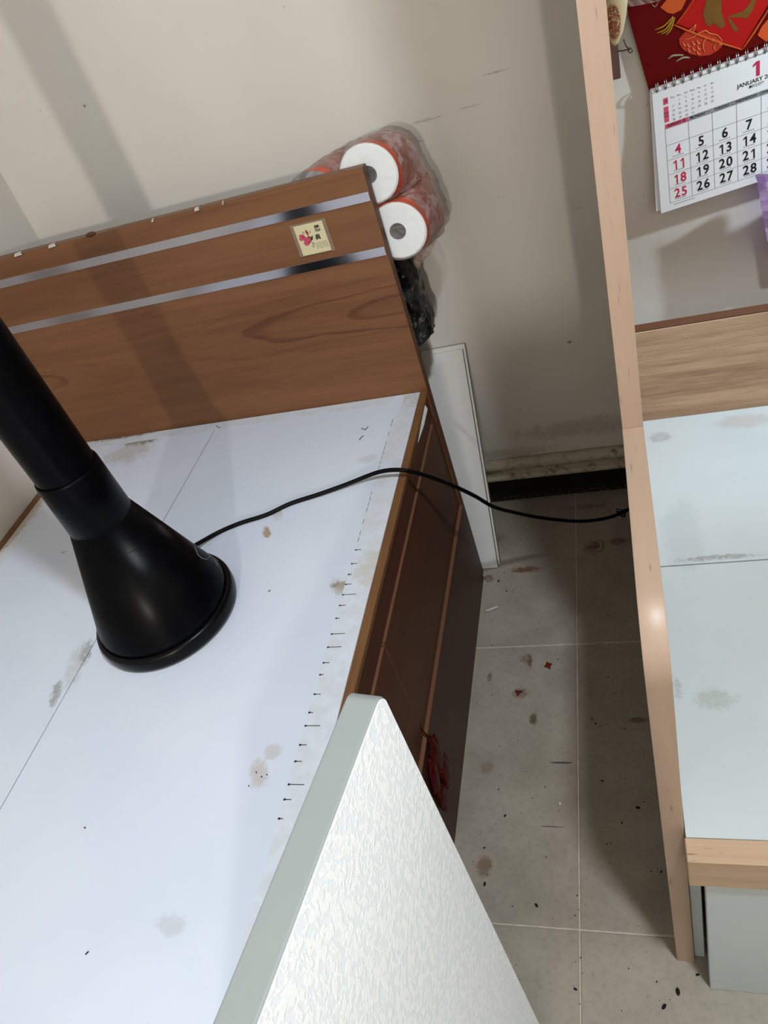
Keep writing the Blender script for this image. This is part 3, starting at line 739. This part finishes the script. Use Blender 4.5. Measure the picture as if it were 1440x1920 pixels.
# ------------------------------------------------------------------ right-hand bed with L-shaped beech side panel
PX0, PX1, PYF, PYM, PZ = -.0105, .0145, -1.158, -.8194, .7894
rb = thing('single_bed', (.46, -.75, 0), 'light beech bed frame with tall side panel and white platform', 'bed')
def panel(x0, x1, name):
    rad = .07; prof = [(-.022, 0.0), (PYF, 0.0)]
    for k in range(13):
        a = math.pi / 2 * k / 12; prof.append((PYF + rad - rad * math.cos(a), PZ - rad + rad * math.sin(a)))
    prof += [(-.022, PZ)]
    b_ = B(); prism(b_, [(x0, y, z) for y, z in prof], (x1 - x0, 0, 0))
    low = link(name, b_, M['beech'], rb)
    box('light_gap_filler', x0, x1, -.0215, -.001, .152, PZ, M['beech'], low, bev=0)  # filler added to stop lamp light leaking between panel and wall
    # edge band with lengthwise grain, wrapping foot to top
    b_ = B(); uvl = b_.loops.layers.uv.new('UVMap'); s_ = 0; path = prof[1:-1] + [(PYM, PZ)]; acc = [0]
    for a, c in zip(path, path[1:]): acc.append(acc[-1] + math.hypot(c[0] - a[0], c[1] - a[1]))
    def nrm(i):
        a = path[max(i - 1, 0)]; c = path[min(i + 1, len(path) - 1)]; d = Vector((c[0] - a[0], c[1] - a[1])).normalized(); return Vector((-d.y, d.x))
    vs = []
    for i, (y, z) in enumerate(path):
        n = nrm(i) * .0008; vs.append([b_.verts.new((x, y + q * n.x, z + q * n.y)) for x, q in ((x0 - .0002, .2), (x0 + .001, 1), (x1 - .001, 1), (x1 + .0002, .2))])
    for i in range(len(vs) - 1):
        for j in range(3):
            f_ = b_.faces.new((vs[i][j], vs[i + 1][j], vs[i + 1][j + 1], vs[i][j + 1]))
            for l, (ii, jj) in zip(f_.loops, ((i, j), (i + 1, j), (i + 1, j + 1), (i, j + 1))): l[uvl].uv = (acc[ii], jj * .009)
    link('edge_band', b_, M['beech_edge'], low, True)
    up = box(name, x0, x1, PYM, -.001, PZ + .0012, 2.15, M['beech'], rb, bev=.0008)
    b_ = B(); uvl = b_.loops.layers.uv.new('UVMap')
    q = [b_.verts.new(v) for v in ((x0, PYM - .0008, PZ + .0012), (x1, PYM - .0008, PZ + .0012), (x1, PYM - .0008, 2.15), (x0, PYM - .0008, 2.15))]
    f_ = b_.faces.new(q)
    for l, uv in zip(f_.loops, ((0, 1), (0, 1.025), (1.36, 1.025), (1.36, 1))): l[uvl].uv = uv
    link('edge_band', b_, M['beech_edge'], up)
panel(PX0, PX1, 'side_panel')
RX = .96
panel(RX, RX + .025, 'side_panel')
ZP = .434
box('platform_board', PX1 + .001, RX - .001, -.7185, -.3155, ZP - .016, ZP, M['laminate2'], rb, bev=.0006)
box('platform_board', PX1 + .001, RX - .001, -1.1705, -.7215, ZP - .016, ZP, M['laminate2'], rb, bev=.0006)
box('board_joint', PX1 + .001, RX - .001, -.7215, -.7185, ZP - .016, ZP - .003, M['joint'], rb, bev=0)
box('front_rail', PX1 - .0005, RX - .001, -1.2005, -1.171, .370, ZP + .0006, M['beech_rail'], rb, bev=.0012)
hb2 = box('low_headboard', PX1 + .0005, RX - .0005, -.3150, -.2960, .05, .634, M['beech_h'], rb, bev=.0008)
box('headboard_cap', PX1 + .0005, RX - .0005, -.3145, -.2915, .634, .6375, M['darkwood'], hb2, bev=.0005)
box('bed_slat_base', PX1 + .002, RX - .002, -1.168, -.316, .385, ZP - .0165, M['beech'], rb, bev=0)
shade_shelf = box('shade_shelf', PX1 + .0005, RX - .0005, -.818, -.03, 1.57, 1.592, M['beech'], rb, bev=.001)  # unseen shelf added to shade the wall from the ceiling lamp
box('rail_post', PX1 + .001, PX1 + .0165, -1.150, -1.12, 0.0, .384, M['laminate2'], rb, bev=.001)
# white drawer standing on the floor below the front rail
dw = thing('storage_drawer', (.4, -.9, 0), 'plain white underbed drawer standing on floor below beech rail', 'drawer')
box('drawer_front', .033, .62, -1.1945, -1.1785, .0005, .366, M['laminate2'], dw, bev=.0012)
for x0 in (.045, .592): box('drawer_side', x0, x0 + .015, -1.178, -.60, .004, .30, M['laminate2'], dw, bev=.0008)
box('drawer_base', .0605, .5915, -1.178, -.60, .01, .02, M['laminate2'], dw, bev=0)
box('drawer_back', .0605, .5915, -.615, -.60, .0205, .30, M['laminate2'], dw, bev=0)

rl = thing('added_reading_lamp', (RX, LAMP_C.y, LAMP_C.z), 'added unseen lamp fixed inside the right bed side panel', 'lamp')  # lamp added out of view to throw the shadows around the calendar
box('lamp_plate', RX - .012, RX - .0005, LAMP_C.y - .03, LAMP_C.y + .03, LAMP_C.z - .03, LAMP_C.z + .03, M['lampw'], rl, bev=.003)
link('lamp_arm', tube(B(), [(RX - .012, LAMP_C.y, LAMP_C.z), (RX - .035, LAMP_C.y, LAMP_C.z + .012)], .006, 10), M['lampw'], rl, True)
ld = bpy.data.lights.new('added_reading_light', 'SPOT'); ld.shadow_soft_size = 0.02; ld.spot_size = math.radians(95); ld.spot_blend = 0.6; ld.energy = POWER_C; ld.color = COLOR_C
lo = bpy.data.objects.new('added_reading_light', ld); scene.collection.objects.link(lo); lo.location = LAMP_C
lo.rotation_euler = (Vector((.22, 0, .72)) - LAMP_C).to_track_quat('-Z', 'Y').to_euler()

# ------------------------------------------------------------------ embossed white board beside the camera
ep = thing('embossed_board', (-.285, -1.62, 0), 'white embossed board with rounded grey top edge standing beside the bed', 'board')
HH = .90
E0 = pt(655, 1288, 2, HH); E0.z = 0; e1 = pt(395, 1920, 2, HH); e2 = pt(719, 1288, 2, HH)
dirv = Vector((e1.x - E0.x, e1.y - E0.y, 0)).normalized(); nv = Vector((-dirv.y, dirv.x, 0))
if nv.x < 0: nv = -nv
TH = (Vector((e2.x, e2.y, 0)) - E0).dot(nv); LEN = .64
def emap(c): return E0 + dirv * c.x + nv * c.y + Vector((0, 0, c.z))
prof = [(0, 0)]
rad = .012
for k in range(9):
    a = math.pi / 2 * k / 8; prof.append((rad - rad * math.cos(a), HH - rad + rad * math.sin(a)))
prof += [(LEN, HH), (LEN, 0)]
# core board
b_ = B(); prism(b_, [emap(Vector((x, 0.0006, z))) for x, z in prof], nv * (TH - .0012))
core = link('board_core', b_, M['grey_edge'], ep)
mod = core.modifiers.new('bevel', 'BEVEL'); mod.width = .002; mod.segments = 3; mod.limit_method = 'ANGLE'
for p in core.data.polygons: p.use_smooth = False
inset = .0012
for yy, nm, inset in ((TH - .0006, 'embossed_face', .0012), (.0002, 'embossed_face', .006)):
    prof2 = [(x + (inset if x < .1 else -inset), z - (inset if z > .1 else -.002)) for x, z in prof]
    b_ = B(); prism(b_, [emap(Vector((x, yy, z))) for x, z in prof2], nv * .0010)
    o = link(nm, b_, M['emboss'], ep)

# ------------------------------------------------------------------ calendar on the wall
cal = thing('wall_calendar', (.25, -.005, .73), 'spiral wall calendar opened at January under a dark red card', 'calendar')
TL = Vector((.094, -.020, .9595)); UD = Vector((.9946, 0, .104)).normalized()
BLc = Vector((.0965, -.042, .7352)); PW = .318
TRc = TL + UD * PW; BRc = BLc + Vector((.992, 0, .128)).normalized() * PW
def cm(u, v, lift=0.0):
    """calendar page: u metres from the left, v 0..1 down the page, gently curling out"""
    a = TL.lerp(TRc, u / PW); c = BLc.lerp(BRc, u / PW)
    p = a.lerp(c, v); p.y = -.020 - .022 * v ** 1.6 - lift; return p
PH = .2245
def page_mesh(u0, u1, v0, v1, lift, thick, mat, name, parent, nu=8, nv_=14, du=0.0):
    b_ = B(); f1 = {}; f2 = {}
    for i in range(nu + 1):
        for j in range(nv_ + 1):
            u = u0 + (u1 - u0) * i / nu + du * (j / nv_); v = v0 + (v1 - v0) * j / nv_
            f1[i, j] = b_.verts.new(cm(u, v, lift)); f2[i, j] = b_.verts.new(cm(u, v, lift - thick))
    for i in range(nu):
        for j in range(nv_):
            b_.faces.new((f1[i, j], f1[i, j + 1], f1[i + 1, j + 1], f1[i + 1, j])); b_.faces.new((f2[i, j], f2[i + 1, j], f2[i + 1, j + 1], f2[i, j + 1]))
    for j in range(nv_): b_.faces.new((f1[0, j], f2[0, j], f2[0, j + 1], f1[0, j + 1])); b_.faces.new((f1[nu, j], f1[nu, j + 1], f2[nu, j + 1], f2[nu, j]))
    for i in range(nu): b_.faces.new((f1[i, 0], f1[i + 1, 0], f2[i + 1, 0], f2[i, 0])); b_.faces.new((f1[i, nv_], f2[i, nv_], f2[i + 1, nv_], f1[i + 1, nv_]))
    return link(name, b_, mat, parent)
pg = page_mesh(0, PW, 0, 1, .0, .0008, M['page'], 'page', cal)
page_mesh(-.0035, PW - .004, .0, .975, -.003, .0012, M['page_edge'], 'page', cal, du=-.005)
page_mesh(-.002, PW - .004, .0, .93, -.006, .0012, M['page_edge'], 'page', cal, du=-.003)
LF = .0004
def strip(b_, u0, u1, v0, v1, lift=LF):
    n = max(1, int((u1 - u0) / .02)); m = max(1, int((v1 - v0) * 12)); g = {}
    for i in range(n + 1):
        for j in range(m + 1): g[i, j] = b_.verts.new(cm(u0 + (u1 - u0) * i / n, v0 + (v1 - v0) * j / m, lift))
    for i in range(n):
        for j in range(m): b_.faces.new((g[i, j], g[i, j + 1], g[i + 1, j + 1], g[i + 1, j]))
def put(b_, s, u, v, size, bold=0.0, sx=1.0, align='CENTER', lift=LF):
    merge(b_, text_bm(s, size, align, bold, sx), lambda c: cm(u + c.x, v - c.y / PH, lift))
def num(b_, s_, u, v, size, bold, sx):
    adv = size * .60 * sx; x = u - adv * (len(s_) - 1) / 2
    for ch in s_:
        if ch == '1':
            h_, w_ = size * .72, size * (.10 + bold * 18)
            xs = x + size * .06
            for quad in (((xs - w_ / 2, -h_ / 2), (xs + w_ / 2, -h_ / 2), (xs + w_ / 2, h_ / 2), (xs - w_ / 2, h_ / 2)), ((xs - w_ / 2, h_ / 2), (xs - w_ / 2 - h_ * .22, h_ * .32), (xs - w_ / 2 - h_ * .22, h_ * .18), (xs - w_ / 2, h_ * .30))):
                b_.faces.new([b_.verts.new(cm(a_, v - c_ / PH, LF)) for a_, c_ in quad])
        else: put(b_, ch, x, v, size, bold, sx)
        x += adv
U0, CW = .0185, .0412
VR = [.335, .468, .588, .705, .822, .938]
b_ = B()
for v in VR: strip(b_, U0, U0 + 7 * CW, v - .0014, v + .0014)
for k in range(8): strip(b_, U0 + k * CW - .0003, U0 + k * CW + .0003, VR[0], VR[-1])
link('grid_rules', b_, M['rule'], pg)
b_ = B(); strip(b_, U0 + CW, U0 + 7 * CW, .300, .333, LF * .8); link('header_band', b_, M['hdr'], pg)
b_ = B(); strip(b_, U0, U0 + CW, .300, .333, LF * .8)
strip(b_, .0185, .0265, .098, .148); strip(b_, .0185, .0265, .165, .285)
link('pink_blocks', b_, M['pink'], pg)
bk, mg, gr = B(), B(), B()
dn = ['SUNDAY', 'MONDAY', 'TUESDAY', 'WEDNESDAY', 'THURSDAY', 'FRIDAY', 'SATURDAY']
for k, s in enumerate(dn): put(bk, s + ' ' + '日一二三四五六'[k], U0 + (k + .5) * CW, .3165, .0062, .0001, lift=LF * 1.6)
day = 1
for r_ in range(5):
    for c_ in range(7):
        if r_ == 0 and c_ < 4: continue
        if day > 31: break
        u = U0 + (c_ + .5) * CW; v = (VR[r_] * .53 + VR[r_ + 1] * .47)
        nb = B(); num(nb, str(day), u, v, .0235, .0005, .92); link('day_number', nb, M['magenta'] if c_ == 0 or day == 1 else M['txt'], pg)
        for q in range(5): strip(gr, u - .010 + q * .004, u - .0075 + q * .004, VR[r_ + 1] - .022, VR[r_ + 1] - .016)
        day += 1
num(mg, '1', .176, .125, .034, .004, .9); link('month_number', mg, M['magenta'], pg)
put(bk, 'JANUARY 2026', .176, .208, .0098, .0001)
put(bk, '農曆乙巳年', .176, .243, .0052, .0001)
for k, s in enumerate(('Sun', 'Mon', 'Tue', 'Wed', 'Thu', 'Fri', 'Sat')): put(bk, s, .035 + k * .0112, .112, .0042)
d = 1
for r_ in range(5):
    for c_ in range(7):
        if r_ == 0 and c_ < 1: continue
        if d > 31: break
        put(gr, str(d), .035 + c_ * .0112, .146 + r_ * .034, .0052); d += 1
put(bk, '12', .0225, .123, .0065, .0001, lift=LF * 1.6); put(bk, '2025', .0225, .215, .0045, lift=LF * 1.6); put(bk, 'DEC', .0225, .238, .0045, lift=LF * 1.6)
put(bk, '2', .300, .125, .008, .0001)
strip(gr, U0 + .006, U0 + .045, .957, .961)
link('small_print', bk, M['txt'], pg)['kind'] = 'stuff'; link('fine_print', gr, M['txt_grey'], pg)['kind'] = 'stuff'
# red card behind and above the pages
def rcx(x, y, lift=0.0): p = pt(x, y, 1, -.012); p.y -= lift; return p
LB = Vector((.0905, -.012, .952)); LT_ = Vector((.0500, -.012, 1.150))
poly = [LB, LB + UD * (PW + .004), LT_ + UD * PW * 1.05 + Vector((0, 0, .0)), LT_]
b_ = B(); prism(b_, poly, (0, .0016, 0)); rc = link('red_card', b_, M['red_card'], cal)
def flat(name, pts_list, mat, lift=.0006, parent=None):
    b_ = B()
    for pts_ in pts_list: prism(b_, [rcx(x, y, lift) for x, y in pts_], (0, .0003, 0))
    return link(name, b_, mat, parent or rc)
flat('printed_envelope', [[(1268, 44), (1335, -60), (1520, -60), (1440, 8), (1391, 92)]], M['env_red'])
def stroke(b_, pts_, r, lift=.0012, n=6):
    P_ = smooth_path([rcx(x, y, lift) for x, y in pts_], n)
    tube(b_, P_, (lambda q: r * (1 - .55 * abs(2 * q - 1) ** 2)) if not callable(r) else r, 6)
b_ = B(); stroke(b_, [(1262, 46), (1300, 62), (1350, 80), (1391, 93)], .0022); stroke(b_, [(1391, 93), (1412, 62), (1442, 15)], .0022); stroke(b_, [(1266, 46), (1285, 22), (1304, -6)], .0012)
link('envelope_edge', b_, M['env_edge'], rc, True)
b_ = B()
prism(b_, [rcx(x, y, .0010) for x, y in ((1326, -10), (1318, 28), (1324, 46), (1332, 50), (1338, 42), (1345, 50), (1354, 53), (1360, 47), (1352, 20), (1354, -10))], (0, .0003, 0))
prism(b_, [rcx(x, y, .0010) for x, y in ((1364, 32), (1388, 33), (1400, 34), (1412, 18), (1420, -10), (1410, -10), (1406, 6), (1392, 22), (1370, 28))], (0, .0003, 0))
prism(b_, [rcx(x, y, .0010) for x, y in ((1364, 34), (1370, 48), (1376, 58), (1381, 61), (1384, 54), (1376, 44), (1368, 34))], (0, .0003, 0))
link('brush_character', b_, M['gold'], rc)
flat('printed_fish', [[(1273, 72), (1284, 60), (1298, 52), (1302, 46), (1305, 48), (1299, 66), (1310, 60), (1322, 57), (1334, 63), (1348, 68), (1355, 78), (1354, 86), (1345, 95), (1330, 103), (1312, 105), (1294, 101), (1280, 92), (1274, 82)]], M['fish'], .0014)
b_ = B()
stroke(b_, [(1284, 74), (1298, 70), (1310, 62), (1322, 57), (1330, 62), (1345, 66), (1354, 76)], .0010, .002)
stroke(b_, [(1286, 58), (1296, 54), (1304, 46), (1300, 58), (1297, 66)], .0009, .002)
stroke(b_, [(1327, 69), (1320, 76), (1318, 86), (1321, 98)], .0010, .002)
for (x, y) in ((1283, 82), (1291, 84), (1300, 80), (1309, 78), (1292, 93), (1301, 91), (1310, 89), (1309, 98)):
    stroke(b_, [(x - 3, y - 4), (x, y + 3), (x + 4, y + 2)], .0010, .002)
stroke(b_, [(1334, 75), (1337, 73), (1337, 77), (1334, 76)], .0011, .002); stroke(b_, [(1346, 85), (1350, 82), (1354, 84)], .0013, .002); stroke(b_, [(1342, 80), (1338, 88), (1341, 94)], .0008, .002)
link('fish_lines', b_, M['fish_line'], rc, True)
flat('printed_tassel', [[(1238, 14), (1246, 4), (1256, -6), (1290, -8), (1278, 18), (1262, 26), (1252, 24)]], M['env_edge'], .0008)
b_ = B()
for pts_ in ([(1262, 30), (1245, 48), (1227, 56)], [(1262, 32), (1248, 54), (1231, 62)], [(1263, 33), (1252, 56), (1239, 64)], [(1265, 32), (1258, 54), (1248, 66)]): stroke(b_, pts_, .0014)
link('straw_strands', b_, M['straw'], rc, True)
b_ = B()
for pts_, r_ in (([(1252, 110), (1262, 104), (1281, 103)], .002), ([(1267, 115), (1280, 108), (1293, 108)], .002), ([(1222, 8), (1228, 12), (1234, 4)], .0008)):
    b_ = B(); stroke(b_, pts_, r_); link('printed_petal', b_, M['pale'], rc, True)
flat('printed_lantern', [[(1420, 66), (1428, 50), (1438, 38), (1470, 30), (1470, 70), (1436, 78)]], M['orange'], .0010)
# double-loop wire binding
for k in range(21):
    u = .0085 + k * .0150
    b_ = B()
    for du in (-.0017, .0017):
        c_ = cm(u + du, 0.0, 0.0); pts_ = []
        for q in range(11):
            a = -math.radians(50) + math.radians(250) * q / 10
            pts_.append(c_ + Vector((0, -.0015 - .0062 * math.cos(a - 1.2), .0028 - .0085 * math.sin(a - 1.2) * -1)))
        tube(b_, pts_, .00075, 6)
    link('wire_loop', b_, M['wire'], cal, True)
b_ = B()
for k in range(21):
    c_ = cm(.0085 + k * .0150, .028, .0005); disc(b_, c_.x, c_.z, .0024, c_.y, 10)
link('punch_holes', b_, M['txt_grey'], cal)['kind'] = 'stuff'

# ------------------------------------------------------------------ small ornaments near the calendar
hk = thing('wooden_batten', (.05, -.02, .97), 'short brown wooden batten fixed to wall left of calendar', 'batten')
p1 = pt(1164, 140, 1, -.03)
box('batten_board', p1.x - .027, p1.x, -.030, -.001, p1.z - .006, p1.z + .14, M['batten'], hk, bev=.0015)
b_ = B(); bx(b_, p1.x, p1.x + .02, -.022, -.001, p1.z + .086, p1.z + .15, .001); link('batten_lug', b_, M['batten'], hk)
pd = thing('seed_pod_ornament', tuple(pt(1152, 88, 1, -.05)), 'cream and brown teardrop ornament hanging beside the beech panel', 'ornament')
c0p = pt(1153, 88, 1, -.05); c1p = pt(1158, -22, 1, -.05); ax_ = (c1p - c0p); L_ = ax_.length
prof = [(0, 0), (.006, .006), (.0125, .022), (.0165, .045), (.0175, .065), (.016, .085), (.011, L_ * .9), (0, L_)]
b_ = lathe(B(), prof, (0, 0, 0), 28)
rotq = Vector((0, 0, 1)).rotation_difference(ax_.normalized()).to_matrix().to_4x4()
b_.transform(Matrix.Translation(c0p) @ rotq @ Matrix.Diagonal((1, .55, 1, 1)))
link('pod', b_, M['pod'], pd, True)
b_ = B()
tube(b_, smooth_path([pt(1169, 74, 1, -.045), pt(1174, 86, 1, -.05), pt(1181, 94, 1, -.055)], 5), .0011, 6)
tube(b_, smooth_path([pt(1158, 96, 1, -.035), pt(1168, 95, 1, -.045), pt(1180, 92, 1, -.055)], 5), .0010, 6)
tube(b_, smooth_path([pt(1177, 95, 1, -.055), pt(1181, 90, 1, -.056), pt(1186, 95, 1, -.055), pt(1182, 99, 1, -.056), pt(1177, 95, 1, -.055)], 5), .0012, 6)
link('wire_hook', b_, M['rusty'], pd, True)
b_ = B()
g = {}
for i in range(9):
    for j in range(4):
        p = pt(1166 + i * 9, -12 + j * (9 - i * .55), 1, -.03); p.y -= .006 * noise.noise((i * .9, j * 1.1, 2)) + .002
        g[i, j] = b_.verts.new(p)
for i in range(8):
    for j in range(3): b_.faces.new((g[i, j], g[i, j + 1], g[i + 1, j + 1], g[i + 1, j]))
bmesh.ops.solidify(b_, geom=b_.faces[:], thickness=.0008)
tag(link('film_scrap', b_, M['film_cloudy'], loc=tuple(pt(1200, 5, 1, -.03))), 'grey crumpled film scrap over the top left of the red card', 'scrap')
# lilac cloth hanging at the right edge
b_ = B(); g = {}
NI, NJ = 14, 40
for j in range(NJ + 1):
    z = .615 + (.790 - .615) * j / NJ
    for i in range(NI + 1):
        x0 = .264 + (.77 - z) * .17 + .003 * noise.noise((z * 90, 1, 0)) + .002 * noise.noise((z * 260, 2, 0))
        x = x0 + .20 * i / NI; y = -.075 - .010 * math.sin(x * 60 + z * 4) - .004 * noise.noise((x * 40, z * 30, 5))
        g[i, j] = b_.verts.new((x, y, z + (.006 * noise.noise((x * 50, 3, 3)) if j in (0, NJ) else 0) - (.03 * max(0, (.35 - i / NI)) if j == NJ else 0)))
for i in range(NI):
    for j in range(NJ): b_.faces.new((g[i, j], g[i + 1, j], g[i + 1, j + 1], g[i, j + 1]))
bmesh.ops.solidify(b_, geom=b_.faces[:], thickness=.0015)
tag(link('lilac_cloth', b_, M['lilac'], loc=(.36, -.08, .615)), 'lilac ragged-edged cloth hanging in front of the calendar corner', 'cloth')

# ------------------------------------------------------------------ red satin bow hanging on the drawer seam
bow = thing('red_bow', (HX1 + .008, -.915, .08), 'dark red satin bow hanging on bed drawer seam', 'bow')
def lobe(name, c, sx, sy, sz, rx, seed):
    b_ = B(); bmesh.ops.create_uvsphere(b_, u_segments=24, v_segments=16, radius=1.0)
    for v in b_.verts:
        n = noise.noise(v.co * 1.7 + Vector((seed, 0, 0))) * .22 + .10 * math.sin(v.co.y * 9 + seed)
        v.co = Vector((v.co.x * sx, v.co.y * sy, v.co.z * sz)) * (1 + n)
    b_.transform(Matrix.Translation(c) @ Matrix.Rotation(rx, 4, 'X'))
    for v in b_.verts: v.co.x = max(v.co.x, HX1 + .0033)
    link(name, b_, M['ribbon'], bow, True)
XB = HX1 + .011
lobe('bow_loop', (XB, -.925, .205), .006, .026, .048, .14, 1.0)
lobe('bow_loop', (XB - .001, -.965, .200), .006, .020, .042, -.3, 4.0)
lobe('bow_tail', (XB + .002, -.926, .145), .006, .029, .040, -.12, 7.0)
lobe('bow_tail', (XB + .001, -.966, .135), .006, .020, .036, .1, 9.0)
lobe('bow_knot', (XB, -.926, .250), .005, .008, .013, 0, 3.0)
link('hang_cord', tube(B(), [(XB, -.924, .252), (HX1 + .001, -.918, .268), (HX1 - .002, -.9145, .28)], .0014, 6), M['ribbon'], bow, True)

# ------------------------------------------------------------------ bits on the floor
p = pt(924, 1141, 2, .004); wp = thing('wall_plug', (p.x, p.y, 0), 'small white plastic wall plug lying on floor by the bed', 'wall plug')
d = Vector((.014, .006, 0))
b_ = tube(B(), [p - d, p + d * .9], .0032, 8); link('plug_body', b_, M['white_plastic'], wp, True)
b_ = tube(B(), [p - d * 1.15, p - d], .0052, 8); link('plug_collar', b_, M['white_plastic'], wp, True)
def scrap(x, y, r, label, spikes=4, mat='scrap_red'):
    p = pt(x, y, 2, .001); b_ = B(); poly = []
    for k in range(spikes * 2):
        a = math.pi * k / spikes + .4; rr = r * (1 if k % 2 == 0 else .5) * random.uniform(.85, 1.15)
        poly.append((p.x + rr * math.cos(a), p.y + rr * math.sin(a), .0012 + .0015 * (k % 2)))
    prism(b_, poly, (0, 0, .0012)); tag(link('red_scrap', b_, M[mat], loc=(p.x, p.y, 0)), label, 'scrap', 'red scraps on the floor')
scrap(1028, 1248, .011, 'dark red star-shaped scrap on the floor tile')
scrap(972, 1299, .009, 'dark red torn scrap beside a brown floor stain', 3)
p = pt(1118, 1025, 2, .003); b_ = B()
tube(b_, smooth_path([p + Vector((.004, .02, 0)), p + Vector((.012, .01, .002)), p + Vector((.01, -.006, 0)), p + Vector((-.002, -.014, 0))], 6), lambda q: .0022 + .002 * math.sin(q * 3.1), 8)
tag(link('wood_curl', b_, M['pale'], loc=(p.x, p.y, 0), smooth=True), 'pale curled shaving on the shaded floor near the panel', 'shaving')
p = pt(1050, 1507, 2, .002); b_ = B(); bmesh.ops.create_icosphere(b_, subdivisions=2, radius=.0032, matrix=Matrix.Translation((p.x, p.y, .0026)))
tag(link('plaster_crumb', b_, M['white_plastic'], loc=(p.x, p.y, 0), smooth=True), 'tiny white plaster crumb on the middle floor tile', 'crumb')
b_ = B()
spots = [(947, 1530, .004), (127 + 900, 1800, .0), (909, 1658, .005), (1006, 1698, .005), (1196, 1515, .005), (1271, 1860, .007), (1245, 1888, .006), (950, 1108, .003), (935, 1090, .005), (1240, 1635, .003), (908, 1590, .003), (1166, 1543, .003), (1130, 1465, .003), (1128, 1464, .003), (1110, 1348, .003), (1117, 1357, .003), (1079, 1855, .004), (1308, 1828, .004), (1140, 1270, .003)]
for k in range(90): spots.append((random.uniform(890, 1280), random.uniform(1080, 1900), random.uniform(.0008, .0022)))
for k in range(40): spots.append((random.uniform(925, 1165), random.uniform(945, 1080), random.uniform(.0008, .0026)))
for (x, y, r) in spots:
    if r <= 0: continue
    p = pt(x, y, 2, 0)
    if p.x < HX1 + .01 or (p.x > PX0 - .01 and p.y > PYF - .01): continue
    r *= .72
    bmesh.ops.create_icosphere(b_, subdivisions=1, radius=r, matrix=Matrix.Translation((p.x, p.y, r * .4)) @ Matrix.Rotation(random.uniform(0, 3), 4, 'Z') @ Matrix.Diagonal((1.3, .7, .45, 1)))
o = link('floor_crumbs', b_, M['crumb'], loc=(0, -.8, 0)); o['kind'] = 'stuff'
tag(o, 'scattered dark crumbs and grit on the floor tiles', 'crumbs')
